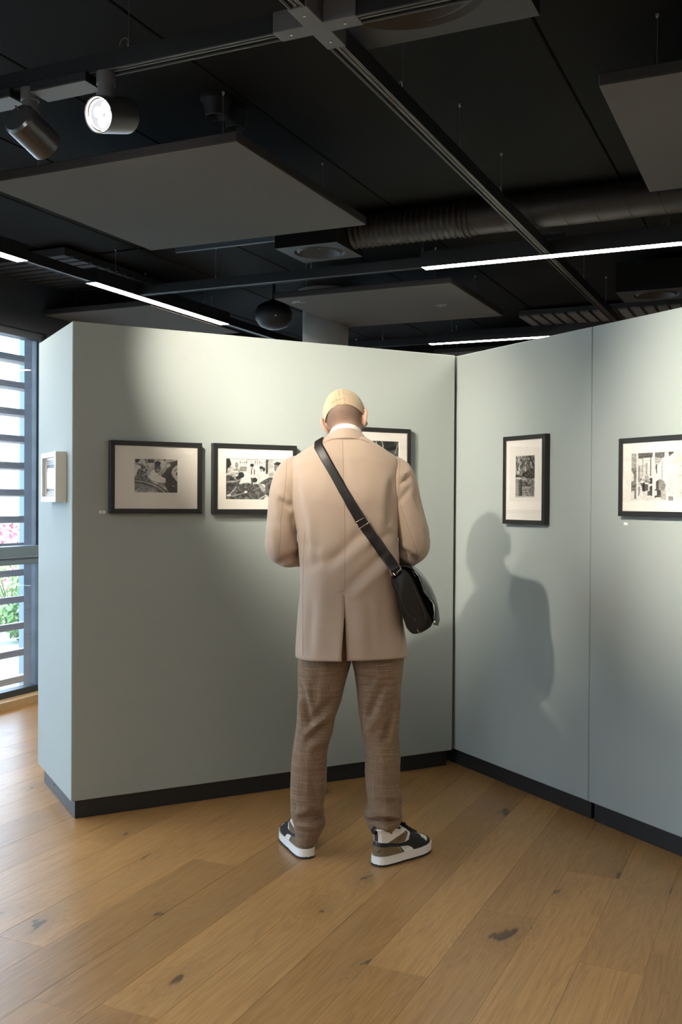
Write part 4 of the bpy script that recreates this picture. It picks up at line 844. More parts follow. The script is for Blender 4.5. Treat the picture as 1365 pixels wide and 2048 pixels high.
# ---- head frame: bowed forward, tilted to the left, turned a little to the right
HC = Vector((0.014, 4.112, 1.789)); HR = Matrix.Rotation(math.radians(-8), 3, 'Z') @ Matrix.Rotation(math.radians(-12), 3, 'Y') @ Matrix.Rotation(math.radians(-24), 3, 'X')
def hp(x, y, z): return HC + HR @ Vector((x, y, z))
def head_surface(n=40, m=28):
    rings = []
    for i in range(1, m):
        ph = math.pi*i/m; ring = []
        for j in range(n):
            th = 2*math.pi*j/n; x = math.sin(ph)*math.sin(th); y = math.sin(ph)*math.cos(th); z = -math.cos(ph)
            rx, ry, rz = 0.077, 0.096, 0.112
            X, Y, Z = x*rx, y*ry, z*rz
            if z < 0: X *= 1 + 0.22*z; Y = Y*(1 + 0.10*z) + 0.018*(-z)          # jaw narrows and comes forward
            if y > 0.5: X *= 0.97
            if y < 0 and z < -0.1: Y += 0.030*(-z)                                # nape
            ring.append(hp(X, Y, Z))
        rings.append(ring)
    return MB().loft(rings, True, True, True)
parts = [head_surface()]
parts.append(limb([(0.018, 4.075, 1.56), (0.018, 4.072, 1.66), (0.016, 4.080, 1.72), hp(0, -0.006, -0.035)], [0.070, 0.060, 0.057, 0.056], 20))
parts.append(limb([hp(0, 0.098, 0.005), hp(0, 0.112, -0.020), hp(0, 0.108, -0.034)], [0.008, 0.012, 0.011], 10))                       # nose
for s in (-1, 1):
    parts.append(limb([hp(s*0.014, 0.106, -0.034), hp(s*0.012, 0.100, -0.034)], [0.007, 0.007], 8))                                      # nostril wings
    parts.append(limb([hp(s*0.012, 0.092, 0.027), hp(s*0.045, 0.080, 0.026)], [0.009, 0.008], 8))                                        # brow
    parts.append(limb([hp(s*0.026, 0.095, -0.066), hp(0, 0.103, -0.065)], [0.005, 0.0065], 8))                                            # upper lip
    parts.append(limb([hp(s*0.022, 0.093, -0.076), hp(0, 0.100, -0.077)], [0.005, 0.007], 8))                                             # lower lip
    # ear: curved outer rim plus a shell
    rim = [hp(s*0.076, -0.002, 0.006), hp(s*0.088, -0.016, 0.014), hp(s*0.095, -0.027, 0.002), hp(s*0.093, -0.028, -0.020), hp(s*0.086, -0.019, -0.040), hp(s*0.078, -0.005, -0.050)]
    parts.append(limb(rim, [0.005, 0.0062, 0.0066, 0.0062, 0.006, 0.0065], 10))
    parts.append(limb([hp(s*0.074, -0.002, -0.002), hp(s*0.084, -0.014, -0.008), hp(s*0.082, -0.013, -0.024), hp(s*0.075, -0.002, -0.036)], [0.008, 0.009, 0.009, 0.008], 10))
parts.append(limb([(0.018, 4.075, 1.60), (0.016, 4.065, 1.42), (0.016, 4.07, 1.22), (0.016, 4.07, 1.00)], [0.085, 0.115, 0.105, 0.115], 20))
for A in (armL, armR): parts.append(limb([(0.018 + (A[0][0] - 0.018)*0.4, 4.07, 1.585)] + [a[:3] for a in A], [0.05] + [a[3]*0.62 for a in A], 14))
legpts = {'l': [(-0.075, 4.088, 0.94), (-0.088, 4.085, 0.70), (-0.122, 4.065, 0.46), (-0.140, 4.068, 0.22), (-0.146, 4.075, 0.07)],
          'r': [(0.118, 4.085, 0.94), (0.145, 4.07, 0.70), (0.168, 4.04, 0.46), (0.170, 4.00, 0.22), (0.182, 3.985, 0.07)]}
for s in 'lr': parts.append(limb(legpts[s], [0.062, 0.046, 0.038, 0.036, 0.030], 14))
parts.append(limb([(-0.085, 4.075, 0.93), (0.118, 4.075, 0.93)], [0.075, 0.075], 14))
parts.append(limb([(-0.146, 4.075, 0.05), (-0.175, 4.17, 0.045), (-0.195, 4.235, 0.04)], [0.03, 0.026, 0.02], 10)); parts.append(limb([(0.182, 3.985, 0.05), (0.25, 4.05, 0.045), (0.30, 4.097, 0.04)], [0.03, 0.026, 0.02], 10))
# hands: palm, four bent fingers of unequal length, thumb from the side of the palm; left over right in front of the waist
def hand(W, fwd, side, palm_n, lens=(0.042, 0.047, 0.044, 0.034), curl=0.55):
    W = Vector(W); f = Vector(fwd).normalized(); s = (Vector(side) - f*Vector(side).dot(f)).normalized(); n = Vector(palm_n); n = (n - f*n.dot(f) - s*n.dot(s)).normalized()
    out = [limb([W - f*0.02, W + f*0.02], [0.026, 0.026], 12, 0.8)]
    for i in range(4):
        o = (i - 1.5)*0.0195; k0 = W + f*0.018 + s*o*0.75; k1 = W + f*(0.085 - abs(i - 1.2)*0.004) + s*o
        out.append(limb([k0, (k0+k1)/2 - n*0.002, k1], [0.0125, 0.012, 0.0105], 10))
        L = lens[i]; a1, a2, a3 = curl, curl*2.0, curl*2.9
        p1 = k1 + (f*math.cos(a1) + n*math.sin(a1))*L; p2 = p1 + (f*math.cos(a2) + n*math.sin(a2))*L*0.62; p3 = p2 + (f*math.cos(a3) + n*math.sin(a3))*L*0.42
        out.append(limb([k1, p1, p2, p3], [0.0105, 0.0092, 0.0085, 0.0072], 10))
    t0 = W + f*0.022 - s*0.026 + n*0.006; t1 = t0 + f*0.030 - s*0.020 + n*0.012; t2 = t1 + f*0.028 - s*0.006 + n*0.012; t3 = t2 + f*0.020 + n*0.006
    out.append(limb([t0, t1, t2, t3], [0.0135, 0.0115, 0.0098, 0.0078], 10)); return out
wl_, wr_ = Vector(armL[-1][:3]), Vector(armR[-1][:3])
parts += hand(wl_ + Vector((0.018, 0.028, 0.0)), (0.72, 0.62, -0.12), (0.1, 0.2, -1), (0.5, -0.8, -0.1))
parts += hand(wr_ + Vector((-0.018, 0.022, -0.002)), (-0.72, 0.55, -0.25), (-0.1, 0.1, -1), (-0.5, -0.8, -0.1))
bme = voxel_join(parts, 0.0042, 2)
nv = len(bme.vertices); co = np.empty(nv*3); bme.vertices.foreach_get('co', co); co = co.reshape(-1, 3)
Hl = (np.array(HR.inverted()) @ (co - np.array(HC)).T).T                     # head local coordinates
r_in = np.linalg.norm(Hl/np.array([0.1, 0.125, 0.15]), axis=1) < 1.05
ear = (np.abs(Hl[:, 0]) > 0.0775) & (Hl[:, 1] > -0.045) & (Hl[:, 1] < 0.01) & (np.abs(Hl[:, 2] + 0.018) < 0.05)
lowline = -0.062 + 0.25*np.maximum(0, Hl[:, 1] + 0.03)
scalp = smoothstep((Hl[:, 2] - lowline)/0.065 + 0.30)*smoothstep((0.045 - Hl[:, 1])/0.03)*smoothstep((Hl[:, 2] + 0.085)/0.03 + (Hl[:, 1] < -0.02)*0.4)
beard = smoothstep((Hl[:, 1] - 0.005)/0.02)*smoothstep((-0.018 - Hl[:, 2])/0.02)*(1 - smoothstep((-0.125 - Hl[:, 2])/0.02))
beard *= 1 - smoothstep((0.022 - np.hypot(Hl[:, 0], (Hl[:, 2] + 0.071)*1.8))/0.008)*(Hl[:, 1] > 0.07)
hairv = np.clip(np.maximum(scalp*0.95, beard), 0, 1)*r_in*(~ear)
at = bme.attributes.new('hair', 'FLOAT', 'POINT'); at.data.foreach_set('value', hairv.astype(np.float32))
co2 = co - MAN; bme.vertices.foreach_set('co', co2.ravel()); bme.update()
body = link('body', bme, 'skin_stubble', man); body['label'] = 'bowed head with short cropped hair and beard'
# short hair as a thin shell over the stubbled skin
no = np.empty(nv*3); bme.vertices.foreach_get('normal', no); no = no.reshape(-1, 3)
keep = hairv > 0.58; idx = -np.ones(nv, int); vv = []; ff = []; hv = []
for p in bme.polygons:
    q = list(p.vertices)
    if all(keep[i] for i in q):
        fq = []
        for i in q:
            if idx[i] < 0:
                idx[i] = len(vv); nrm_ = np.random.normal(size=3)*0.00015; vv.append(tuple(co2[i] + no[i]*(0.0001 + 0.0024*smoothstep((hairv[i] - 0.60)/0.35)) + nrm_)); hv.append(hairv[i])
            fq.append(idx[i])
        ff.append(tuple(fq))
hm = bpy.data.meshes.new('hair'); hm.from_pydata(vv, [], ff); hm.polygons.foreach_set('use_smooth', [True]*len(hm.polygons))
at = hm.attributes.new('hair', 'FLOAT', 'POINT'); at.data.foreach_set('value', np.array(hv, np.float32)); hair = link('hair', hm, 'skin_stubble', man)
for s in (-1, 1):   # eyes
    c = hp(s*0.031, 0.0875, 0.006)
    e = WB(); e.lathe([(0.001, -0.0105), (0.007, -0.008), (0.0105, 0), (0.007, 0.008), (0.001, 0.0105)], tuple(c), tuple(HR @ Vector((0, 1, -0.3))), 14); e.put('eye', 'shirt_white', smooth=True)

# ---- coat body
ZK = np.array([0.80, 0.84, 0.93, 1.02, 1.09, 1.16, 1.23, 1.31, 1.38, 1.45, 1.50, 1.545])
pe = [(595, 820), (595, 820), (597, 811.5), (600, 806), (603, 803), (602, 801), (599, 800), (596, 797), (588, 798), (580, 799), (576, 801), (575, 802)]
AX = []; CXK = []
for z, (l, r) in zip(ZK, pe):
    s = 4.065/FPX; AX.append((r - l)/2*s); CXK.append(((l + r)/2 - CX)*s - 0.0064*(1.45 - z))
BB = np.array([0.172, 0.170, 0.165, 0.158, 0.150, 0.140, 0.132, 0.130, 0.136, 0.142, 0.142, 0.136])
BF = np.array([0.160, 0.160, 0.158, 0.155, 0.150, 0.145, 0.140, 0.138, 0.140, 0.140, 0.135, 0.125])
CYK = np.array([4.075, 4.075, 4.075, 4.075, 4.072, 4.070, 4.068, 4.066, 4.066, 4.066, 4.068, 4.07])
ZV = 1.085; XC = 0.016                                       # top of the vent
def ridge(ax): return 1.702 - 0.455*np.maximum(ax - 0.075, 0) - 0.9*np.maximum(ax - 0.205, 0)**1.0*0.8
NA = 168
rings = []
zs = np.concatenate([np.linspace(0.815, 1.545, 74)])
def pw(v, e): return np.sign(v)*np.abs(v)**e
th0 = np.linspace(0, 2*math.pi, NA)
for z in zs:
    a, cx_, bb, bf, cy_ = [np.interp(z, ZK, q) for q in (AX, CXK, BB, BF, CYK)]
    vent = smoothstep((ZV - z)/0.27)
    gr, gl = 0.012*vent**1.2, 0.030*vent**1.6
    th = gr + (2*math.pi - gr - gl)*(th0/(2*math.pi))
    # keep the centre back seam where the photograph has it
    ex = 0.80
    x = cx_ + a*pw(np.sin(th), ex); y = np.where(np.cos(th) > 0, -bb*pw(np.cos(th), ex), -bf*pw(np.cos(th), ex)) + cy_
    back = np.clip(np.cos(th), 0, 1)**3; seam_x = np.interp(z, [0.8, 1.08, 1.35, 1.55, 1.7], [0.020, 0.016, 0.017, 0.011, 0.005])
    x = x + (seam_x - cx_)*back
    y = y + 0.006*np.exp(-((th)/0.10)**2)*smoothstep((1.52 - z)/0.3)*0 - 0.010*np.exp(-((2*math.pi - th)/0.16)**2)*vent + 0.006*np.exp(-(th/0.16)**2)*vent
    zz = np.full(NA, z)
    if z < 0.86: zz = zz + (0.86 - z)/0.045*0.004*np.sin(th*2) 
    lift = np.interp(np.cos(th), [-1, 0, 1], [-0.010, 0.002, 0.006]); zz = zz + lift*smoothstep((0.95 - z)/0.13)
    rings.append(np.stack([x, y, zz], 1))
S = np.linspace(0, 1, 34)[1:]
for s in S:
    a = np.interp(s, [0, 0.35, 0.60, 0.75, 0.88, 1.0], [AX[-1], AX[-1]*1.0, AX[-1]*0.985, AX[-1]*0.90, 0.155, 0.088])
    bb = np.interp(s, [0, 0.4, 0.65, 0.8, 0.9, 1.0], [0.136, 0.124, 0.100, 0.084, 0.078, 0.074]); bf = np.interp(s, [0, 0.4, 0.65, 0.8, 0.9, 1.0], [0.125, 0.112, 0.088, 0.066, 0.060, 0.064])
    drop = np.interp(s, [0, 0.5, 0.75, 0.9, 1.0], [0.15, 0.045, 0.014, 0.004, 0.0]); cx_ = np.interp(s, [0, 1], [CXK[-1], 0.018]); cy_ = np.interp(s, [0, 1], [4.07, 4.068])
    x = cx_ + a*pw(np.sin(th0), 0.82); y = np.where(np.cos(th0) > 0, -bb*pw(np.cos(th0), 0.80), -bf*pw(np.cos(th0), 0.80)) + cy_
    back = np.clip(np.cos(th0), 0, 1)**3; x = x + (np.interp(s, [0, 1], [0.011, 0.008]) - cx_)*back
    w = smoothstep(s*1.25); z = (1.545 + s*0.15)*(1 - w) + (ridge(np.abs(x - 0.018)) - drop + 0.012*np.clip(np.cos(th0), 0, 1)*s)*w
    rings.append(np.stack([x, y, z], 1))
coatP = np.array(rings).reshape(-1, 3); nr = len(rings)
ctr = np.array([np.mean(r[:-1], 0) for r in rings]).repeat(NA, 0); rad = coatP - ctr; rad[:, 2] = 0; rad /= np.linalg.norm(rad, axis=1)[:, None] + 1e-9
coat_folds = [(730, 1062, 655, 1130, 12, -7), (748, 1075, 668, 1140, 11, 5), (775, 1105, 690, 1182, 11, -8), (786, 1120, 705, 1195, 9, 6), (640, 1120, 605, 1140, 12, -6), (690, 1105, 612, 1138, 10, -4),
              (612, 1040, 610, 1135, 7, -4), (622, 1040, 622, 1110, 8, 4), (604, 1085, 640, 1100, 10, -5), (668, 1190, 688, 1183, 4, 3), (650, 1150, 640, 1290, 16, 4), (625, 1200, 618, 1310, 9, -4), (608, 1200, 603, 1310, 9, 3),
              (720, 1210, 722, 1320, 18, 5), (765, 1180, 772, 1310, 14, -5), (740, 1200, 748, 1315, 10, -3), (590, 960, 604, 1060, 10, -6), (604, 950, 622, 1050, 12, 4), (785, 960, 778, 1050, 9, -6), (770, 950, 762, 1060, 12, 4), (650, 930, 640, 1010, 20, 3), (735, 930, 740, 1010, 20, 3), (700, 905, 712, 960, 10, 2), (788, 1060, 740, 1100, 8, -4)]
mask = (coatP[:, 1] < ctr[:, 1] + 0.03).astype(float)
sd = NA  # seam groove along the centre back
jj = np.tile(np.arange(NA), nr); groove = -0.0025*((jj < 1) | (jj > NA - 2))*(coatP[:, 2] > ZV)
coatP = coatP + rad*(fold_field(coatP, coat_folds)*mask + groove)[:, None]
coatR = coatP.reshape(nr, NA, 3)
cb = WB(); cb.loft([list(map(tuple, r)) for r in coatR], closed=False)
# welded above the vent so that only the slit is open
coat = cb.put('coat', 'coat_wool', smooth=True, sharp=70); coat['label'] = 'beige wool coat with a centre back vent'
sol = coat.modifiers.new('thickness', 'SOLIDIFY'); sol.thickness = 0.004; sol.offset = -1
mm = coat.data; bm = bmesh.new(); bm.from_mesh(mm); bmesh.ops.remove_doubles(bm, verts=[v for v in bm.verts if v.co.z > ZV and abs(v.co.x) < 0.06], dist=0.0022); bm.to_mesh(mm); bm.free()
mm.polygons.foreach_set('use_smooth', [True]*len(mm.polygons))
# ---- sleeves
def sleeve(A, folds, side):
    K = spline([a for a in A], 74); pts = [Vector(k[:3]) for k in K]; n = 56; rings = []; ax = []
    T = [(pts[min(i+1, 73)] - pts[max(i-1, 0)]).normalized() for i in range(74)]
    nrm = Vector((0, -1, 0)); nrm = (nrm - T[0]*nrm.dot(T[0])).normalized()
    for i in range(74):
        nrm = nrm - T[i]*nrm.dot(T[i]); nrm.normalize(); b = T[i].cross(nrm); r = K[i][3]
        hd = 1.0
        rings.append([pts[i] + (nrm*math.cos(2*math.pi*j/n)*0.96 + b*math.sin(2*math.pi*j/n))*r*hd for j in range(n)]); ax += [pts[i]]*n
    P = np.array([tuple(p) for r in rings for p in r]); C = np.array([tuple(p) for p in ax]); d = P - C; d /= np.linalg.norm(d, axis=1)[:, None]
    m = np.clip((C[:, 1] + 0.03 - P[:, 1])/0.05, 0, 1)
    P = P + d*(fold_field(P, folds, 2.1)*m)[:, None]
    # cuff turned in
    R = P.reshape(74, n, 3); last = R[-1]; c = last.mean(0); R = list(R) + [c + (last - c)*0.93, c + (last - c)*0.90 - np.array(T[-1])*0.03]
    o = WB(); o.loft([list(map(tuple, r)) for r in R]); return o.put('sleeve', 'coat_wool', coat_parent, smooth=True, sharp=75)
coat_parent = man
slL = sleeve(armL, [(560, 1000, 584, 1018, 5, -6), (558, 985, 580, 1003, 5, 4), (556, 1126, 600, 1100, 4, -5), (552, 1118, 598, 1090, 4, 4), (566, 1130, 600, 1115, 3.5, 4), (575, 1118, 600, 1108, 3, -4), (545, 1050, 552, 1110, 8, 3), (585, 1030, 592, 1075, 6, -4), (548, 975, 556, 1040, 8, 3)], -1)
slR = sleeve(armR, [(800, 968, 820, 952, 4, -6), (800, 958, 818, 940, 4, 4), (797, 1005, 822, 975, 5, -4), (812, 925, 824, 950, 4, 3), (802, 1100, 835, 1122, 4, -5), (800, 1110, 830, 1130, 4, 4), (805, 1088, 842, 1112, 4, 4), (815, 1030, 835, 1085, 8, 3), (850, 1060, 862, 1078, 5, -3), (855, 1090, 865, 1085, 3, -3), (830, 985, 842, 1020, 5, -3)], 1)
for s_, nm in ((slL, 'left'), (slR, 'right')): s_.name = 'sleeve'
# ---- coat collar, shirt collar, lapels
def neck_ring(a, b, z_back, z_front, n=64, cx_=0.018, cy_=4.068, dy=0.0):
    out = []
    for j in range(n):
        t = 2*math.pi*j/n; z = z_front + (z_back - z_front)*(0.5 + 0.5*math.cos(t))**0.9
        out.append((cx_ + a*math.sin(t), cy_ - b*math.cos(t) + dy, z))
    return out
col = WB(); col.loft([neck_ring(0.098, 0.086, 1.699, 1.618), neck_ring(0.1115, 0.0940, 1.700, 1.620), neck_ring(0.1085, 0.0915, 1.708, 1.628), neck_ring(0.091, 0.081, 1.727, 1.650), neck_ring(0.0765, 0.0735, 1.741, 1.668), neck_ring(0.0715, 0.070, 1.744, 1.672), neck_ring(0.068, 0.067, 1.735, 1.665), neck_ring(0.068, 0.066, 1.69, 1.63)])
c = col.put('collar', 'coat_wool', smooth=True, sharp=60)
shc = WB(); shc.loft([neck_ring(0.069, 0.0675, 1.70, 1.64), neck_ring(0.0665, 0.0665, 1.742, 1.672), neck_ring(0.0645, 0.0650, 1.760, 1.690, cy_=4.070), neck_ring(0.0620, 0.0625, 1.7615, 1.692, cy_=4.070), neck_ring(0.0615, 0.062, 1.72, 1.65)])
shc.put('shirt_collar', 'shirt_white', smooth=True, sharp=60)
sf = WB(); sf.add([(-0.045, 4.150, 1.640), (0.08, 4.150, 1.640), (0.018, 4.212, 1.36), (0.018, 4.150, 1.66)], [(0, 3, 2), (3, 1, 2)]); sf.put('shirt_front', 'shirt_white')
for s in (-1, 1):
    lp = WB(); X = lambda v: 0.018 + s*v
    lp.add([(X(0.072), 4.148, 1.655), (X(0.130), 4.160, 1.56), (X(0.105), 4.195, 1.50), (X(0.004), 4.222, 1.33), (X(0.030), 4.205, 1.50)], [(0, 1, 2, 4), (2, 3, 4)] if s > 0 else [(0, 4, 2, 1), (2, 4, 3)]); o = lp.put('lapel', 'coat_wool', recalc=False); md = o.modifiers.new('t', 'SOLIDIFY'); md.thickness = 0.004
bt = WB()
for z in (1.28, 1.16, 1.04):
    b_ = WB(); b_.lathe([(0.012, 0), (0.012, 0.004), (0.001, 0.005)], (0.02, 4.206 if z > 1.2 else 4.222, z), (0, 1, 0), 16, True); b_.put('button', 'coat_seam', smooth=True)

# ---- trousers
def leg(tab, yc, folds, hem_tilt, dend=1.1):
    tab = np.array(tab, float); ys = np.linspace(tab[0, 0], tab[-1, 0], 86); rings = []; n = 60; C = []
    for py in ys:
        l, r = np.interp(py, tab[:, 0], tab[:, 1]), np.interp(py, tab[:, 0], tab[:, 2])
        tt = (py - tab[0, 0])/(tab[-1, 0] - tab[0, 0]); y = np.interp(tt, yc[0], yc[1]); A_, B_ = aty(l, py, y), aty(r, py, y)
        hw = (B_[0] - A_[0])/2; c = (A_ + B_)/2; dp = hw*np.interp(tt, [0, 0.35, 0.8, 0.93, 1.0], [1.02, 1.0, 1.06, 1.05, dend])
        ring = []
        for j in range(n):
            t = 2*math.pi*j/n; crease = 1 + 0.045*math.exp(-((math.sin(t))/0.14)**2)*(1 if math.cos(t) > 0 else 1.2)
            ring.append((c[0] + hw*pw(math.sin(t), 0.92), c[1] - dp*pw(math.cos(t), 0.92)*crease, c[2] + hem_tilt(t)*smoothstep((tt - 0.9)/0.1)))
        rings.append(ring); C += [c]*n
    P = np.array(rings).reshape(-1, 3); C = np.array(C); d = P - C; d[:, 2] = 0; d /= np.linalg.norm(d, axis=1)[:, None]
    m = np.clip((C[:, 1] + 0.02 - P[:, 1])/0.04, 0, 1); P = P + d*(fold_field(P, folds, 2.3)*m)[:, None]
    return [list(map(tuple, r)) for r in P.reshape(86, n, 3)]
tabL = [(1255, 600, 702), (1300, 597, 703), (1324, 596.5, 703), (1345, 596, 697), (1368, 596, 690.5), (1401, 596, 683), (1432, 594.5, 671.5), (1465, 591.5, 665.5), (1489, 587.5, 657.5), (1511, 584.5, 654.5), (1533, 582.5, 654.5), (1566, 581, 653.5), (1594, 581, 651), (1612, 581, 645.5), (1623, 581.5, 643), (1640, 585, 652), (1650, 588, 650.5), (1662, 590, 644), (1674, 591, 637.5), (1681, 592, 635.5)]
tabR = [(1255, 703, 806), (1300, 703, 809), (1324, 704, 808), (1346, 709.5, 806), (1379, 713.5, 802), (1423, 717.5, 801), (1467, 724, 799), (1489, 729, 800.5), (1500, 731, 801.5), (1511, 731, 802), (1544, 730, 799.8), (1566, 731.5, 798.7), (1585, 733.5, 802), (1601, 735.5, 805.5), (1612, 735, 803.5), (1625, 729.5, 803.5), (1640, 729.5, 805.5), (1648, 733.5, 798.5), (1660, 741, 797.5), (1672, 748, 797)]
foldL = [(603, 1370, 618, 1445, 6, -7), (612, 1365, 630, 1440, 6, 4), (618, 1445, 665, 1400, 6, -7), (625, 1455, 668, 1420, 5, 5), (612, 1485, 660, 1445, 6, -7), (610, 1470, 655, 1430, 5, 5), (615, 1500, 655, 1478, 5, 4), (600, 1400, 606, 1450, 5, 4), (640, 1340, 622, 1420, 9, -3), (585, 1628, 620, 1622, 5, 6), (600, 1640, 650, 1638, 5, -8), (595, 1650, 640, 1655, 5, 4), (615, 1610, 645, 1625, 5, 5), (640, 1600, 650, 1640, 4, 4), (588, 1600, 592, 1632, 4, -4), (625, 1560, 640, 1610, 6, -3)]
foldR = [(735, 1375, 752, 1352, 6, -6), (733, 1385, 762, 1345, 6, 4), (732, 1445, 768, 1370, 7, -7), (738, 1455, 775, 1385, 6, 5), (735, 1470, 770, 1420, 6, 4), (772, 1480, 790, 1400, 7, -7), (782, 1480, 797, 1400, 5, 5), (763, 1490, 780, 1450, 6, -4), (730, 1400, 738, 1455, 5, 3), (732, 1630, 800, 1632, 4.5, 9), (735, 1643, 798, 1643, 4, -11), (740, 1652, 790, 1658, 4, 7), (740, 1650, 775, 1672, 3.5, -6), (745, 1612, 790, 1600, 6, -4), (735, 1618, 765, 1610, 5, 5), (770, 1600, 800, 1590, 6, 4), (790, 1500, 797, 1590, 5, 3), (760, 1645, 785, 1670, 4, 5)]
tr = WB()
tr.loft(leg(tabL, ([0, 0.2, 0.55, 0.85, 1.0], [4.085, 4.08, 4.055, 4.062, 4.066]), foldL, lambda t: -0.006*math.cos(t), 1.28))
tr.loft(leg(tabR, ([0, 0.2, 0.55, 0.85, 1.0], [4.085, 4.075, 4.03, 4.010, 4.020]), foldR, lambda t: -0.004*math.cos(t + 0.4), 0.92))
tr.loft([[(0.03 + 0.185*math.sin(t), 4.085 - 0.125*math.cos(t), z) for t in np.linspace(0, 2*math.pi, 40, endpoint=False)] for z in (0.86, 0.95, 1.05)], True, True, True)
trousers = tr.put('trousers', 'trouser_cloth', smooth=True, sharp=80); trousers['label'] = 'brown flecked wool trousers bunched at the ankles'

# ---- flat cap
def cap_pt(th, f):
    """th around (0 = back), f 0 edge .. 1 crown"""
    bx, by = math.sin(th), -math.cos(th)
    edge_z = 0.012 + 0.030*max(0, by)**1.5 - 0.026*abs(bx)**2.2
    bulge = 1 + 0.085*math.sin(math.pi*min(1, f*1.35))**0.8
    r = math.cos(f*math.pi/2)**0.62
    X = bx*0.0835*r*bulge; Y = by*(0.1035 + 0.016*max(0, by))*r*bulge + 0.004; Z = edge_z + (0.118 - edge_z)*math.sin(f*math.pi/2)**0.95
    Z -= 0.018*max(0, by)*math.sin(f*math.pi/2)
    return X, Y, Z
def cap_surf(th, f, lift=0.0, dz=0.0):
    tt = (th + math.pi) % (2*math.pi) - math.pi; X, Y, Z = cap_pt(th % (2*math.pi), f)
    g = math.exp(-((tt + 0.10)/0.27)**2)                                          # gathers over the elastic
    w = g*(0.0046*math.sin(tt*34 + 2.2*f))*smoothstep(f/0.16)*math.exp(-(max(0, f - 0.16)/0.17)**2) - 0.0055*g*math.exp(-(f/0.15)**2) + 0.004*g*math.exp(-((f - 0.40)/0.16)**2)
    w += 0.0026*math.sin(tt*5 + f*7)*math.sin(f*6) - 0.0050*math.exp(-((tt - 0.05 - 0.10*f)/0.05)**2)*math.sin(min(1, f*1.5)*math.pi) - 0.0035*math.exp(-((tt + 0.24 - 0.18*f)/0.045)**2)*math.sin(min(1, f*1.8)*math.pi)
    w += lift; L = math.hypot(X, Y) + 1e-6
    return hp(X*(1 + w/L), Y*(1 + w/L), Z + w*0.4*math.sin(f*math.pi/2) + dz)
n = 140; rings = [[cap_surf(2*math.pi*j/n, f) for j in range(n)] for f in np.concatenate([[0.0, 0.02], np.linspace(0.05, 0.985, 44)])]
cp = WB(); inner = [hp(*[q*0.955 for q in cap_pt(2*math.pi*j/n, 0.0)[:2]], cap_pt(2*math.pi*j/n, 0)[2] + 0.006) for j in range(n)]
cp.loft([inner] + rings, True, False, True); cap = cp.put('flat_cap', 'cap_cotton', smooth=True, sharp=75); cap['label'] = 'beige cotton flat cap'
eb = WB(); seg = np.linspace(-0.48, 0.28, 64)
eb.loft([[cap_surf(t, f, lift + 0.0009*math.sin(t*70)*(0.01 < f < 0.12)) for t in seg] for f, lift in ((0.0, 0.0), (0.012, 0.0022), (0.06, 0.0026), (0.11, 0.0024), (0.125, 0.0004))], closed=False); o = eb.put('elastic_gather', 'cap_cotton', smooth=True, sharp=80); o.parent = cap
def cap_line(ts, f, r, name, lift=0.0):
    m = WB(); m.tube([cap_surf(t, f, lift) for t in ts], r, 6); o = m.put(name, 'cap_seam', smooth=True); o.parent = cap
cap_line(np.linspace(-1.9, 1.9, 80), 0.0, 0.0012, 'edge_binding'); cap_line(np.linspace(-0.48, 0.28, 40), 0.13, 0.0007, 'seam', 0.0006)
for t0 in (-0.48, 0.28):
    m = WB(); m.tube([cap_surf(t0, f, 0.0008) for f in np.linspace(0.0, 0.13, 6)], 0.0007, 6); o = m.put('seam', 'cap_seam'); o.parent = cap
br = WB(); bt_, bb_ = [], []
for t in np.linspace(-1.05, 1.05, 25):
    x, y, z = cap_pt(math.pi + t, 0.02); ext = 0.048*math.cos(t*1.4)**0.8 if abs(t) < 1.1 else 0; d = Vector((math.sin(math.pi + t), -math.cos(math.pi + t), -0.25)).normalized()
    bt_.append(((x, y, z), tuple(Vector((x, y, z)) + d*ext)))
br.loft([[hp(*p[0]) for p in bt_], [hp(*p[1]) for p in bt_], [hp(p[1][0], p[1][1], p[1][2] - 0.004) for p in bt_], [hp(p[0][0], p[0][1], p[0][2] - 0.004) for p in bt_]], closed=False); o = br.put('brim', 'cap_cotton', smooth=True); o.parent = cap

# ---- ray casting on the coat for seams and the bag strap
dg = bpy.context.evaluated_depsgraph_get()
def bvh_of(objs):
    V = []; F = []
    for o in objs:
        off = len(V); V += [tuple(np.array(v.co) + MAN) for v in o.data.vertices]; F += [tuple(i + off for i in p.vertices) for p in o.data.polygons]
    return BVHTree.FromPolygons(V, F)
bv_body = bvh_of([coat, c]); bv_all = bvh_of([coat, slL, slR, c])
def hit(px, py, bv=bv_body, off=0.0):
    d = Vector(ray(px, py)).normalized(); loc, nrm, i, dist = bv.ray_cast(Vector(EYE), d)
    if loc is None: return None
    if nrm.dot(d) > 0: nrm = -nrm
    return loc + nrm*off, nrm
def resample(pts, step):
    out = [pts[0]]
    for a, b in zip(pts[:-1], pts[1:]):
        L = math.hypot(b[0]-a[0], b[1]-a[1]); n = max(1, int(L/step)); out += [(a[0] + (b[0]-a[0])*i/n, a[1] + (b[1]-a[1])*i/n) for i in range(1, n+1)]
    return out
def seam(pts, bv, r=0.0007, parent=None, mat='coat_seam', off=0.0):
    P = [hit(x, y, bv, off) for x, y in resample(pts, 4)]; P = [p[0] for p in P if p]
    if len(P) > 1: m = WB(); m.tube(P, r, 5); o = m.put('seam', mat); o.parent = parent or coat
seam([(686, 878), (687, 930), (689, 1000), (691, 1070), (690, 1180)], bv_body)
seam([(575, 915), (573, 940), (570, 985), (566, 1010)], bv_all); seam([(801, 911), (799, 965), (795, 1010)], bv_all)
seam([(567, 1000), (562, 1040), (560, 1090), (556, 1122)], bv_all); seam([(801, 1010), (815, 1050), (833, 1100), (836, 1116)], bv_all)
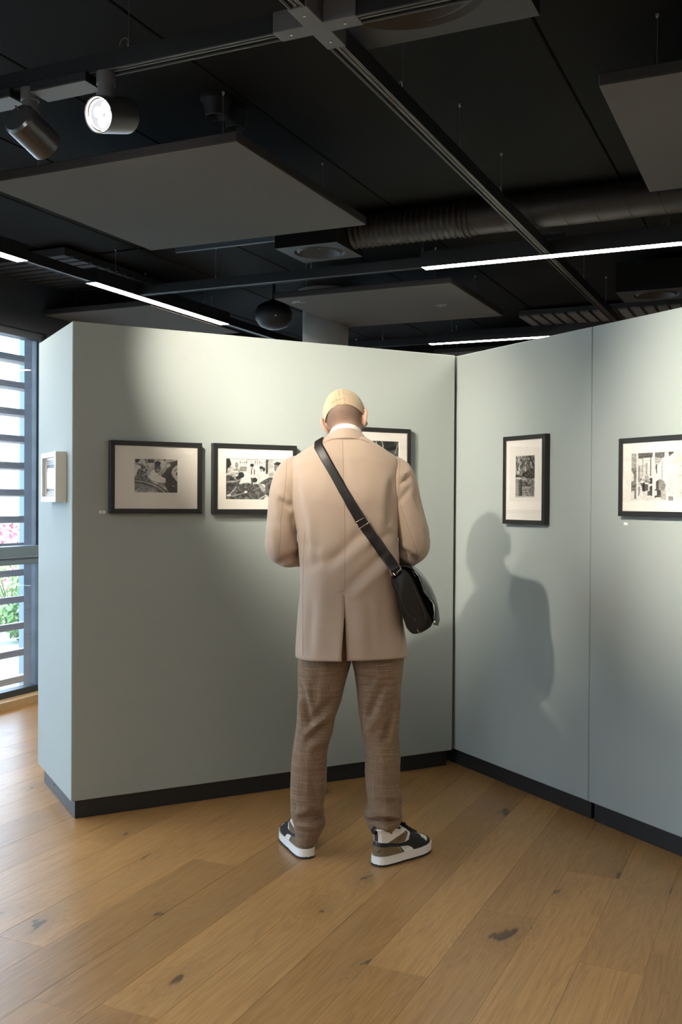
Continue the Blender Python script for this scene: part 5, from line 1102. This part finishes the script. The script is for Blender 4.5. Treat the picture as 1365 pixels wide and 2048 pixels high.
seam([(669, 1190), (678, 1184), (690, 1182)], bv_body); seam([(610, 1065), (607, 1120), (606, 1200), (606, 1312)], bv_body); seam([(800, 1180), (803, 1250), (804, 1304)], bv_body)
seam([(646, 887), (655, 882), (665, 878.5), (684, 875.5), (705, 876), (725, 880), (739, 885.5)], bv_all, 0.0011, None, 'coat_seam', 0.0002)  # dark tube for the collar seam, also draws the shadow line under its edge

# ================================================================== SHOES (parts of the man)
SH_Z = [0.036, 0.048, 0.058, 0.066, 0.074, 0.083, 0.095, 0.110, 0.128, 0.146]
SH_Y0 = [0.006, 0.004, 0.005, 0.006, 0.007, 0.008, 0.009, 0.009, 0.008, 0.003]
SH_Y1 = [0.303, 0.302, 0.296, 0.282, 0.260, 0.234, 0.208, 0.180, 0.152, 0.136]
SH_K = [0.98, 0.985, 0.97, 0.94, 0.90, 0.87, 0.84, 0.82, 0.82, 0.84]
WS = ([0, 0.006, 0.025, 0.06, 0.12, 0.25, 0.42, 0.60, 0.72, 0.82, 0.90, 0.955, 0.985, 1.0], [0.0, 0.010, 0.0215, 0.0295, 0.0355, 0.0385, 0.0395, 0.0455, 0.0485, 0.0475, 0.041, 0.030, 0.018, 0.0])
def sole_outline(y0, y1, k, n, side, bulge=0.0):
    """closed outline, lateral side at +x * side; starts at the heel"""
    out = []
    for j in range(n):
        t = 2*math.pi*j/n; s = 0.5 - 0.5*math.cos(t); lat = math.sin(t) >= 0
        w = np.interp(s, *WS)*k + bulge*min(1, np.interp(s, *WS)/0.03); bend = 0.010*smoothstep((s - 0.35)/0.6)*(-1) + 0.004
        x = (w if lat else -w) + bend*(0.6 if lat else 1.0)*smoothstep(s*3)
        out.append((side*x, y0 - bulge*0 + (y1 - y0)*s))
    return out
def in_poly(y, z, poly):
    m = np.zeros(y.shape, bool)
    for i in range(len(poly)):
        (a, b), (c_, d) = poly[i], poly[(i+1) % len(poly)]
        if b == d: continue
        cc = (z >= min(b, d)) & (z < max(b, d)); m ^= cc & (y < a + (z - b)*(c_ - a)/(d - b))
    return m
def make_shoe(side, heel, yaw, label):
    o = MB(); n, m = 440, 140
    zs = np.linspace(0.036, 0.146, m); G = np.zeros((m, n, 3))
    for i, z in enumerate(zs):
        y0, y1, kk = [np.interp(z, SH_Z, q) for q in (SH_Y0, SH_Y1, SH_K)]
        for j, (x, y) in enumerate(sole_outline(y0, y1, kk, n, side)): G[i, j] = (x, y, z + 0.006*smoothstep((y - 0.17)/0.13)*0 - (0.016*smoothstep((y - 0.05)/0.06)*(1 - smoothstep((y - 0.12)/0.05)) if z > 0.12 else 0)*smoothstep((z - 0.12)/0.026))
    P = G.reshape(-1, 3); mb = MB(); mb.loft([list(map(tuple, r)) for r in G])
    R = Matrix.Rotation(-yaw, 3, 'Z'); base = np.array(heel) - MAN
    def place(b, name, mat, parent, **kw):
        b.v = [tuple(np.array(R @ Vector(v)) + base) for v in b.v]; return b.build(name, mat, parent, **kw)
    shoe = place(mb, 'shoe', 'shoe_white', man, smooth=True, sharp=60); shoe['label'] = label
    sub = lambda b, name, mat, **kw: place(b, name, mat, shoe, **kw)
    # sole units
    def slab(z0, z1, grow, y0, y1, lift=0.0):
        b = MB(); rr = []
        for z, g in ((z0, grow - 0.002), (z0 + 0.003, grow), (z1 - 0.003, grow), (z1, grow - 0.002)):
            rr.append([(x, y, z + lift*smoothstep((y - 0.22)/0.09)) for x, y in sole_outline(y0 - grow, y1 + grow, 1.0, 140, side, grow)])
        b.loft(rr, True, True, True); return b
    sub(slab(0.009, 0.040, 0.005, 0.004, 0.304, 0.004), 'midsole', 'shoe_sole', smooth=True, sharp=50)
    # black outsole: heel and forefoot pads with a raised bridge between
    def pad(ya, yb, zt):
        b = MB(); rr = []
        ol = [p for p in sole_outline(-0.001, 0.309, 1.0, 280, side, 0.0048)]
        lat = sorted([p for p in ol if p[0]*side >= 0 and ya <= p[1] <= yb], key=lambda p: p[1]); med = sorted([p for p in ol if p[0]*side < 0 and ya <= p[1] <= yb], key=lambda p: -p[1])
        loop = lat + med; lf = lambda y: 0.004*smoothstep((y - 0.22)/0.09)
        b.loft([[(x*0.97, y, 0.0 + lf(y)) for x, y in loop], [(x, y, 0.003 + lf(y)) for x, y in loop], [(x, y, zt + lf(y)) for x, y in loop]], True, True, True); return b
    sub(pad(-0.01, 0.075, 0.0105), 'outsole', 'shoe_rubber'); sub(pad(0.135, 0.215, 0.0105), 'outsole', 'shoe_rubber'); sub(pad(0.2150, 0.32, 0.0115), 'outsole', 'shoe_rubber'); sub(pad(0.075, 0.135, 0.0060).add([], []), 'outsole', 'shoe_rubber')
    # overlay panels lifted off the upper
    du = np.roll(G, -1, 1) - np.roll(G, 1, 1); dz = np.gradient(G, axis=0); N = np.cross(du, dz); N /= np.linalg.norm(N, axis=2)[..., None] + 1e-9
    ctr = G.mean(1, keepdims=True); fl_ = np.sign((N*(G - ctr)).sum(2)); N *= np.where(fl_ == 0, 1, fl_)[..., None]
    Yc = (G[:-1] + G[1:])[..., 1]/2; Zc = (zs[:-1] + zs[1:])[:, None]/2 + 0*Yc; Xc = (G[:-1] + G[1:])[..., 0]/2*side
    def overlay(poly, name, mat, h, which=0, extra=None):
        msk = in_poly(Yc, Zc, poly)
        if which: msk &= (Xc*which > -0.002)
        if extra is not None: msk &= extra
        used = {}; V = []; F = []
        Q = G + N*h; Qi = G - N*0.001
        for i in range(m - 1):
            for j in np.nonzero(msk[i])[0]:
                q = [(i, j), (i, (j+1) % n), (i+1, (j+1) % n), (i+1, j)]; f = []
                for a in q:
                    if a not in used: used[a] = len(V); V.append(tuple(Q[a]))
                    f.append(used[a])
                F.append(tuple(f))
        if not F: return
        cnt = {}
        for f in F:
            for a, b in zip(f, f[1:] + f[:1]): cnt[(a, b)] = 1
        inv = {v: kq for kq, v in used.items()}
        for (a, b) in list(cnt):
            if (b, a) not in cnt:
                ia, ib = len(V), len(V) + 1; V.append(tuple(Qi[inv[a]])); V.append(tuple(Qi[inv[b]])); F.append((a, b, ib, ia))
        b = MB(); b.v = V; b.f = F; return sub(b, name, mat, smooth=True, sharp=50)
    overlay([(-0.02, 0.034), (-0.02, 0.079), (0.088, 0.071), (0.122, 0.034)], 'heel_panel', 'shoe_olive', 0.0012)
    overlay([(0.092, 0.072), (0.098, 0.071), (0.132, 0.034), (0.124, 0.034)], 'panel_edge', 'shoe_black', 0.0016)
    overlay([(-0.02, 0.079), (-0.02, 0.098), (0.05, 0.090), (0.10, 0.079), (0.135, 0.079), (0.165, 0.087), (0.205, 0.0855), (0.238, 0.070), (0.250, 0.055), (0.285, 0.064), (0.33, 0.064), (0.33, 0.034), (0.182, 0.034), (0.165, 0.052), (0.145, 0.062), (0.105, 0.066), (0.06, 0.074)], 'side_stripe', 'shoe_black', 0.0018)
    overlay([(0.245, 0.05), (0.275, 0.066), (0.278, 0.075), (0.33, 0.075), (0.33, 0.034), (0.24, 0.034)], 'toe_rand', 'shoe_black', 0.0021)
    overlay([(0.045, 0.092), (0.10, 0.080), (0.130, 0.080), (0.150, 0.112), (0.140, 0.122)], 'ankle_panel', 'shoe_olive', 0.0014)
    overlay([(0.150, 0.088), (0.176, 0.116), (0.205, 0.095), (0.238, 0.080), (0.222, 0.072), (0.19, 0.086)], 'eyestay', 'shoe_black', 0.0022)
    back = np.abs(Xc) < 0.009
    overlay([(-0.02, 0.097), (-0.02, 0.150), (0.03, 0.150), (0.03, 0.097)], 'heel_tab', 'shoe_black', 0.0020, 0, back)
    lp = MB(); lp.tube([(0.0, 0.002, 0.128), (0.0, -0.010, 0.136), (0.0, -0.012, 0.148), (0.0, -0.003, 0.156), (0.0, 0.010, 0.152)], 0.0035, 8, True, 2.2); sub(lp, 'pull_loop', 'shoe_black', smooth=True)
    # padded collar, tongue, laces
    top = [tuple(g) for g in G[-1]]; cl = MB(); cl.tube(top[::8], 0.0045, 8, False, 1.0, True); sub(cl, 'collar_padding', 'shoe_white', smooth=True)
    tg = MB(); tg.loft([[(side*-0.004 + w*xx, y - 0.004*xx*xx, z) for xx in np.linspace(-1, 1, 9)] for w, y, z in ((0.020, 0.232, 0.083), (0.023, 0.205, 0.099), (0.025, 0.178, 0.116), (0.026, 0.156, 0.134), (0.026, 0.143, 0.152))] , closed=False)
    t_ = sub(tg, 'tongue', 'shoe_black', smooth=True)
    for k_, (y, z, w) in enumerate(((0.226, 0.090, 0.022), (0.208, 0.100, 0.024), (0.191, 0.111, 0.025), (0.175, 0.121, 0.026))):
        l = MB(); l.tube([(side*-0.004 - w, y - 0.010, z - 0.008), (side*-0.004 - w*0.5, y, z + 0.003), (side*-0.004 + w*0.5, y + 0.001, z + 0.003), (side*-0.004 + w, y - 0.010, z - 0.008)], 0.0032, 6, True, 1.6); sub(l, 'lace', 'lace', smooth=True)
    for s_ in (-1, 1):
        l = MB(); l.tube([(side*-0.004, 0.168, 0.128), (side*-0.004 + s_*0.014, 0.160, 0.142), (side*-0.004 + s_*0.026, 0.158, 0.134), (side*-0.004 + s_*0.018, 0.168, 0.124), (side*-0.004, 0.169, 0.127)], 0.003, 6, True, 1.5); sub(l, 'lace', 'lace', smooth=True)
    # leaping cat mark on the heel panel and word mark on the ankle panel: flat polygons laid on the surface
    def on_surface(y, z, lat, h):
        i = int(np.clip(round((z - 0.036)/(0.146 - 0.036)*(m - 1)), 0, m - 1)); row = G[i]; cand = [j for j in range(n) if row[j][0]*side*lat >= 0]
        j = min(cand, key=lambda q: abs(row[q][1] - y)); j2 = j + (1 if row[(j+1) % n][1] > row[j][1] else -1); j2 %= n
        t = 0 if abs(row[j2][1] - row[j][1]) < 1e-9 else np.clip((y - row[j][1])/(row[j2][1] - row[j][1]), -1, 1)
        return tuple(row[j]*(1-t) + row[j2]*t + N[i, j]*h)
    cat = [(0.0,0.35),(0.25,0.45),(0.45,0.62),(0.70,0.85),(0.92,1.0),(1.0,0.93),(0.88,0.80),(0.80,0.62),(0.66,0.48),(0.60,0.20),(0.50,0.0),(0.44,0.05),(0.50,0.28),(0.40,0.40),(0.22,0.30),(0.05,0.28)]
    # wrapped round the heel: parameter runs along the outline from the back
    def heel_pt(a, z, h):
        i = int(np.clip(round((z - 0.036)/0.110*(m - 1)), 0, m - 1)); row = G[i]; j = a if a >= 0 else n + a; j0 = int(math.floor(a)); f = a - j0
        return tuple(row[j0 % n]*(1-f) + row[(j0+1) % n]*f + N[i, j0 % n]*h)
    cm = MB(); a0 = 18.6; V = [heel_pt((a0 + 22*(x - 0.5)), 0.052 + y*0.018, 0.0019) for x, y in (cat if side > 0 else [(1 - p[0], p[1]) for p in cat])]
    cm.add(V, [tuple(range(len(V)))]); sub(cm, 'emblem', 'ink', recalc=False)
    cu = bpy.data.curves.new('t', 'FONT'); cu.body = 'PUMA'; cu.size = 1.0; to = bpy.data.objects.new('t', cu); COL.objects.link(to); dg2 = bpy.context.evaluated_depsgraph_get(); tm = bpy.data.meshes.new_from_object(to.evaluated_get(dg2))
    w_ = max(v.co.x for v in tm.vertices); b = MB(); ang = math.radians(38)
    for v in tm.vertices:
        tx = v.co.x/w_*0.040 if side > 0 else (1 - v.co.x/w_)*0.040*0 + v.co.x/w_*0.040; ty = v.co.y*0.0175
        yy, zz = 0.094 + (tx)*math.cos(ang) - ty*math.sin(ang)*0.4, 0.0835 + tx*math.sin(ang) + ty*math.cos(ang)
        b.v.append(on_surface(yy, zz, 1, 0.0026))
    b.f = [tuple(p.vertices) for p in tm.polygons]; sub(b, 'word_mark', 'ink', recalc=False)
    bpy.data.objects.remove(to); bpy.data.meshes.remove(tm)
    return shoe
hl = atz(617, 1719, 0); hr = atz(749, 1733, 0)
make_shoe(-1, (hl[0], hl[1] + 0.004, 0.0), math.radians(-20), 'white, black and olive trainer pointing ahead to the left')
make_shoe(1, (hr[0], hr[1] + 0.004, 0.0), math.radians(49), 'white, black and olive trainer turned out to the right')

# ================================================================== SHOULDER BAG
BG = np.array([0.30, 4.06, 0.90]); bag = thing('shoulder_bag', 'black leather shoulder bag hanging at the man\'s right hip on a wide strap', 'bag', BG)
class BB_(MB):
    def put(s, name, mat, parent=bag, **kw): s.v = [tuple(np.asarray(p) - BG) for p in s.v]; return MB.build(s, name, mat, parent, **kw)
YN, YF = 3.925, 4.235
prof = [(782, 1152), (788, 1143), (798, 1137), (808, 1138), (818, 1146), (828, 1160), (838, 1182), (848, 1206), (858, 1228), (865, 1243), (864, 1252), (854, 1260), (842, 1267), (828, 1269), (818, 1262), (811, 1252), (804, 1230), (796, 1204), (788, 1176)]
pr = np.array([aty(x, y, YN)[[0, 2]] for x, y in prof]); pc = pr.mean(0)
# smooth closed outline
K = 4; dense = []
for i in range(len(pr)):
    p0, p1, p2, p3 = pr[i-1], pr[i], pr[(i+1) % len(pr)], pr[(i+2) % len(pr)]
    for t in np.arange(K)/K: dense.append(0.5*((2*p1) + (-p0+p2)*t + (2*p0-5*p1+4*p2-p3)*t*t + (-p0+3*p1-3*p2+p3)*t**3))
dense = np.array(dense); rings = []
for tt in np.concatenate([[0.0, 0.012, 0.035], np.linspace(0.08, 0.92, 16), [0.965, 0.988, 1.0]]):
    y = YN + (YF - YN)*tt; sc = 1.0 - 0.035*math.exp(-tt/0.012) - 0.05*math.exp(-(1-tt)/0.012); push = 0.052*smoothstep(tt/0.45)
    q = pc + (dense - pc)*sc; wgt = np.clip((pc[0] + 0.03 - q[:, 0])/0.09, 0, 1)
    crumple = 0.004*np.sin(q[:, 1]*60 + tt*9)*wgt
    rings.append([(x + push*(0.35 + 0.65*w_) + c_, y + 0.006*math.sin(z*70 + x*40)*(tt < 0.05), z) for (x, z), w_, c_ in zip(q, wgt, crumple)])
bd = BB_(); bd.loft(rings, True, True, True); b_ = bd.put('bag_body', 'leather_black', smooth=True, sharp=55)
# gusset: recessed soft end panel with two piped seams
def curve3(pts, y, r, name, mat='stitch', dy=0.0):
    P = [Vector(aty(x, yy, y - 0.001)) for x, yy in pts]; t = BB_(); t.tube(P, r, 6); o = t.put(name, mat, smooth=True); o.parent = b_; return o
curve3([(784, 1158), (790, 1168), (798, 1185), (805, 1205), (812, 1220), (820, 1233)], YN - 0.002, 0.0009, 'seam'); curve3([(811, 1145), (820, 1158), (829, 1175), (838, 1196), (846, 1215), (851, 1230), (851, 1238)], YN - 0.002, 0.0014, 'seam')
curve3([(838, 1262), (848, 1256), (857, 1249), (862, 1244)], YN - 0.002, 0.0016, 'bottom_fold', 'leather_black')
# flap: near edge follows the opening, outer face bulges away behind it
near = [(800, 1131.5), (815, 1133), (828, 1139), (836, 1147), (840, 1154), (843, 1168), (848, 1185), (857, 1195), (866, 1202), (870.5, 1210), (871, 1222), (869, 1240), (868, 1249)]
outer = [(800, 1131), (815, 1132), (829, 1138.5), (839, 1146.5), (848, 1156), (856, 1166), (863, 1177), (868, 1186), (871.5, 1195), (875, 1208), (877.5, 1222), (879.5, 1240), (876, 1250)]
def cur(pts, y): return np.array([aty(x, yy, y) for x, yy in pts])
A0, A1 = cur(near, YN - 0.008), cur(outer, 4.03); fr = []
for t in np.linspace(0, 1, 8): s_ = math.sin(t*math.pi/2); row = A0*(1 - s_) + A1*s_; row[:, 1] = A0[:, 1]*(1-t) + A1[:, 1]*t; fr.append(row)
for t in (0.33, 0.66, 1.0): row = A1.copy(); row[:, 1] = 4.03 + t*0.21; row[:, 0] += 0.012*t; fr.append(row)
fb = BB_(); fb.loft([list(map(tuple, r)) for r in fr], closed=False); f_ = fb.put('flap', 'bag_flap', smooth=True, sharp=70); md = f_.modifiers.new('t', 'SOLIDIFY'); md.thickness = 0.0025; md.offset = 0
fe = BB_(); fe.tube([tuple(p) for p in A0], 0.0016, 6); o = fe.put('flap_edge', 'leather_black', smooth=True); o.parent = f_
ip = BB_(); g0 = cur([(812, 1143), (824, 1152), (833, 1170), (842, 1192), (851, 1212), (858, 1230), (863, 1243)], YN + 0.02); g1 = cur([(828, 1142), (838, 1153), (843, 1170), (850, 1188), (866, 1206), (869, 1226), (867, 1246)], YN + 0.03)
ip.loft([list(map(tuple, g0)), list(map(tuple, g1))], closed=False); o = ip.put('void_sheet', 'void_black', smooth=True)  # black sheet puts the dark void between flap and gusset into colour
ms = BB_(); ms.lathe([(0.0055, 0), (0.0055, 0.004), (0.003, 0.005)], tuple(aty(869, 1244, YN - 0.006)), (0.3, -1, 0), 12, True, True); ms.put('magnet_stud', 'chrome', smooth=True)
for pts in ([(834.5, 1258), (840, 1267.5)], [(829.5, 1237.5), (831, 1240)]):
    p = BB_(); p.tube([aty(x, y, YN - 0.007) for x, y in pts], 0.0016, 6); p.put('metal_tip', 'chrome', smooth=True)
p = BB_(); p.tube([aty(x, y, YN - 0.004) for x, y in [(823, 1142.5), (825, 1141.5), (828, 1146), (830, 1151), (832.5, 1153)]], 0.0008, 6); p.put('hook', 'chrome', smooth=True)
# ring and tab between strap and bag
YR = 3.905
for pts in ([(779.5, 1140), (785, 1151.5), (790.5, 1151), (787, 1147)], [(796, 1129.5), (799.5, 1131.5), (802.8, 1138.5), (799, 1141)], [(794, 1147), (798.8, 1139.5)]):
    p = BB_(); p.tube([aty(x, y, YR) for x, y in pts], 0.0021, 8); p.put('strap_ring', 'chrome', smooth=True)
tb = BB_(); a_ = cur([(784, 1140), (790, 1148), (788, 1158)], YR + 0.006); c_ = cur([(797, 1132), (801, 1138), (806, 1148)], YR + 0.006); a_[2, 1] = YN - 0.002; c_[2, 1] = YN - 0.002
tb.loft([list(map(tuple, a_)), list(map(tuple, c_))], closed=False); o = tb.put('strap_tab', 'leather_black', smooth=True); md = o.modifiers.new('t', 'SOLIDIFY'); md.thickness = 0.004
# strap laid on the coat: both edges ray cast, then over the shoulder and down the front
Ledge = [(629.5, 898), (645, 925), (662, 955), (680, 988), (697, 1018), (712, 1045), (733, 1075), (754, 1105), (769, 1127), (780, 1142)]
Redge = [(645.5, 888), (660, 915), (678, 947), (696, 978), (713, 1006), (731, 1034), (751, 1064), (769, 1090), (785, 1113), (797, 1130)]
def strap_row(lpx, rpx, off):
    row = []
    for t in np.linspace(0, 1, 7):
        h_ = hit(lpx[0] + (rpx[0]-lpx[0])*t, lpx[1] + (rpx[1]-lpx[1])*t, bv_body, off); row.append(None if h_ is None else h_[0])
    return row
rows = []
LL, RR = resample(Ledge, 9), None
for s_ in np.linspace(0, 1, 44):
    i = s_*(len(Ledge) - 1); a = int(min(i, len(Ledge) - 2)); f = i - a
    l = (Ledge[a][0]*(1-f) + Ledge[a+1][0]*f, Ledge[a][1]*(1-f) + Ledge[a+1][1]*f); r = (Redge[a][0]*(1-f) + Redge[a+1][0]*f, Redge[a][1]*(1-f) + Redge[a+1][1]*f)
    row = strap_row(l, r, 0.0035)
    if any(p is None for p in row): continue
    # a strap is straight across: blend to the chord, keep it outside the cloth
    ym = [p.y for p in row]; ch = [row[0].lerp(row[-1], t) for t in np.linspace(0, 1, 7)]; row2 = [p.copy() for p in row]
    for q, cqq in zip(row2, ch): q.y = min(q.y, cqq.y) 
    if s_ > 0.86:
        g = smoothstep((s_ - 0.86)/0.14)
        for q in row2: q.y = q.y*(1 - g) + min(q.y, YR)*g
    rows.append(row2)
yy = np.array([[p.y for p in r] for r in rows]); 
for it in range(4): yy[1:-1] = np.minimum(yy[1:-1], (yy[:-2] + yy[1:-1] + yy[2:])/3 + 0.0005)
for r, yr in zip(rows, yy):
    for p, v_ in zip(r, yr): p.y = float(v_)
# front half: over the left shoulder, across the chest, to the far end of the bag
L0, R0 = rows[0][0], rows[0][-1]; pre = []
def drop(x, y):
    q = bv_body.ray_cast(Vector((x, y, 2.4)), Vector((0, 0, -1)))[0]; return Vector((x, y, (q.z if q else 1.66) + 0.0055))
def face_on(x, z):
    q = bv_body.ray_cast(Vector((x, 5.5, z)), Vector((0, -1, 0)))[0]; return Vector((x, (q.y if q else 4.20) + 0.008, z))
y_s = max(L0.y, R0.y)
for t in np.linspace(0.12, 1, 9):
    y = y_s + (4.115 - y_s)*t; pre.append([drop(L0.x + (R0.x - L0.x)*q + 0.012*t, y) for q in np.linspace(0, 1, 7)])
e0, e1 = pre[-1][0], pre[-1][-1]; X0, X1 = (0.262, 1.150), (0.290, 1.185)
for t in np.linspace(0.10, 0.86, 14):
    pre.append([face_on(e0.x + (X0[0] - e0.x)*t + (e1.x + (X1[0] - e1.x)*t - e0.x - (X0[0] - e0.x)*t)*q, (e0.z - 0.02)*(1 - t) + X0[1]*t + q*0.022) for q in np.linspace(0, 1, 7)])
pre.append([Vector((0.262 + 0.028*q, 4.228, 1.150 + 0.03*q)) for q in np.linspace(0, 1, 7)])
allrows = pre[::-1] + rows
sb = BB_(); sb.loft([[tuple(p) for p in r] for r in allrows], closed=False); st = sb.put('strap', 'strap_leather', smooth=True, sharp=80); md = st.modifiers.new('t', 'SOLIDIFY'); md.thickness = 0.003; md.offset = 1
for e in (0, -1):
    m_ = BB_(); m_.tube([r[e].lerp(r[3], 0.16) + Vector((0, -0.0022, 0)) for r in rows], 0.0005, 5); o = m_.put('stitching', 'stitch'); o.parent = st
bk = BB_(); cs = [(711, 1044.6), (731.5, 1032.5), (738, 1043.5), (718.5, 1055.5)]; pts = []
H_ = [hit(x, y, bv_body, 0.010)[0] for x, y in cs]; ym = min(p.y for p in H_)
for p in H_: p.y = ym + (p.y - ym)*0.5 - 0.003
for a, b in zip(H_, H_[1:] + H_[:1]): pts += [a.lerp(b, t) for t in (0.04, 0.5, 0.96)]
bk.tube(pts, 0.0021, 8, False, 1.0, True); bk.put('buckle', 'chrome', smooth=True)
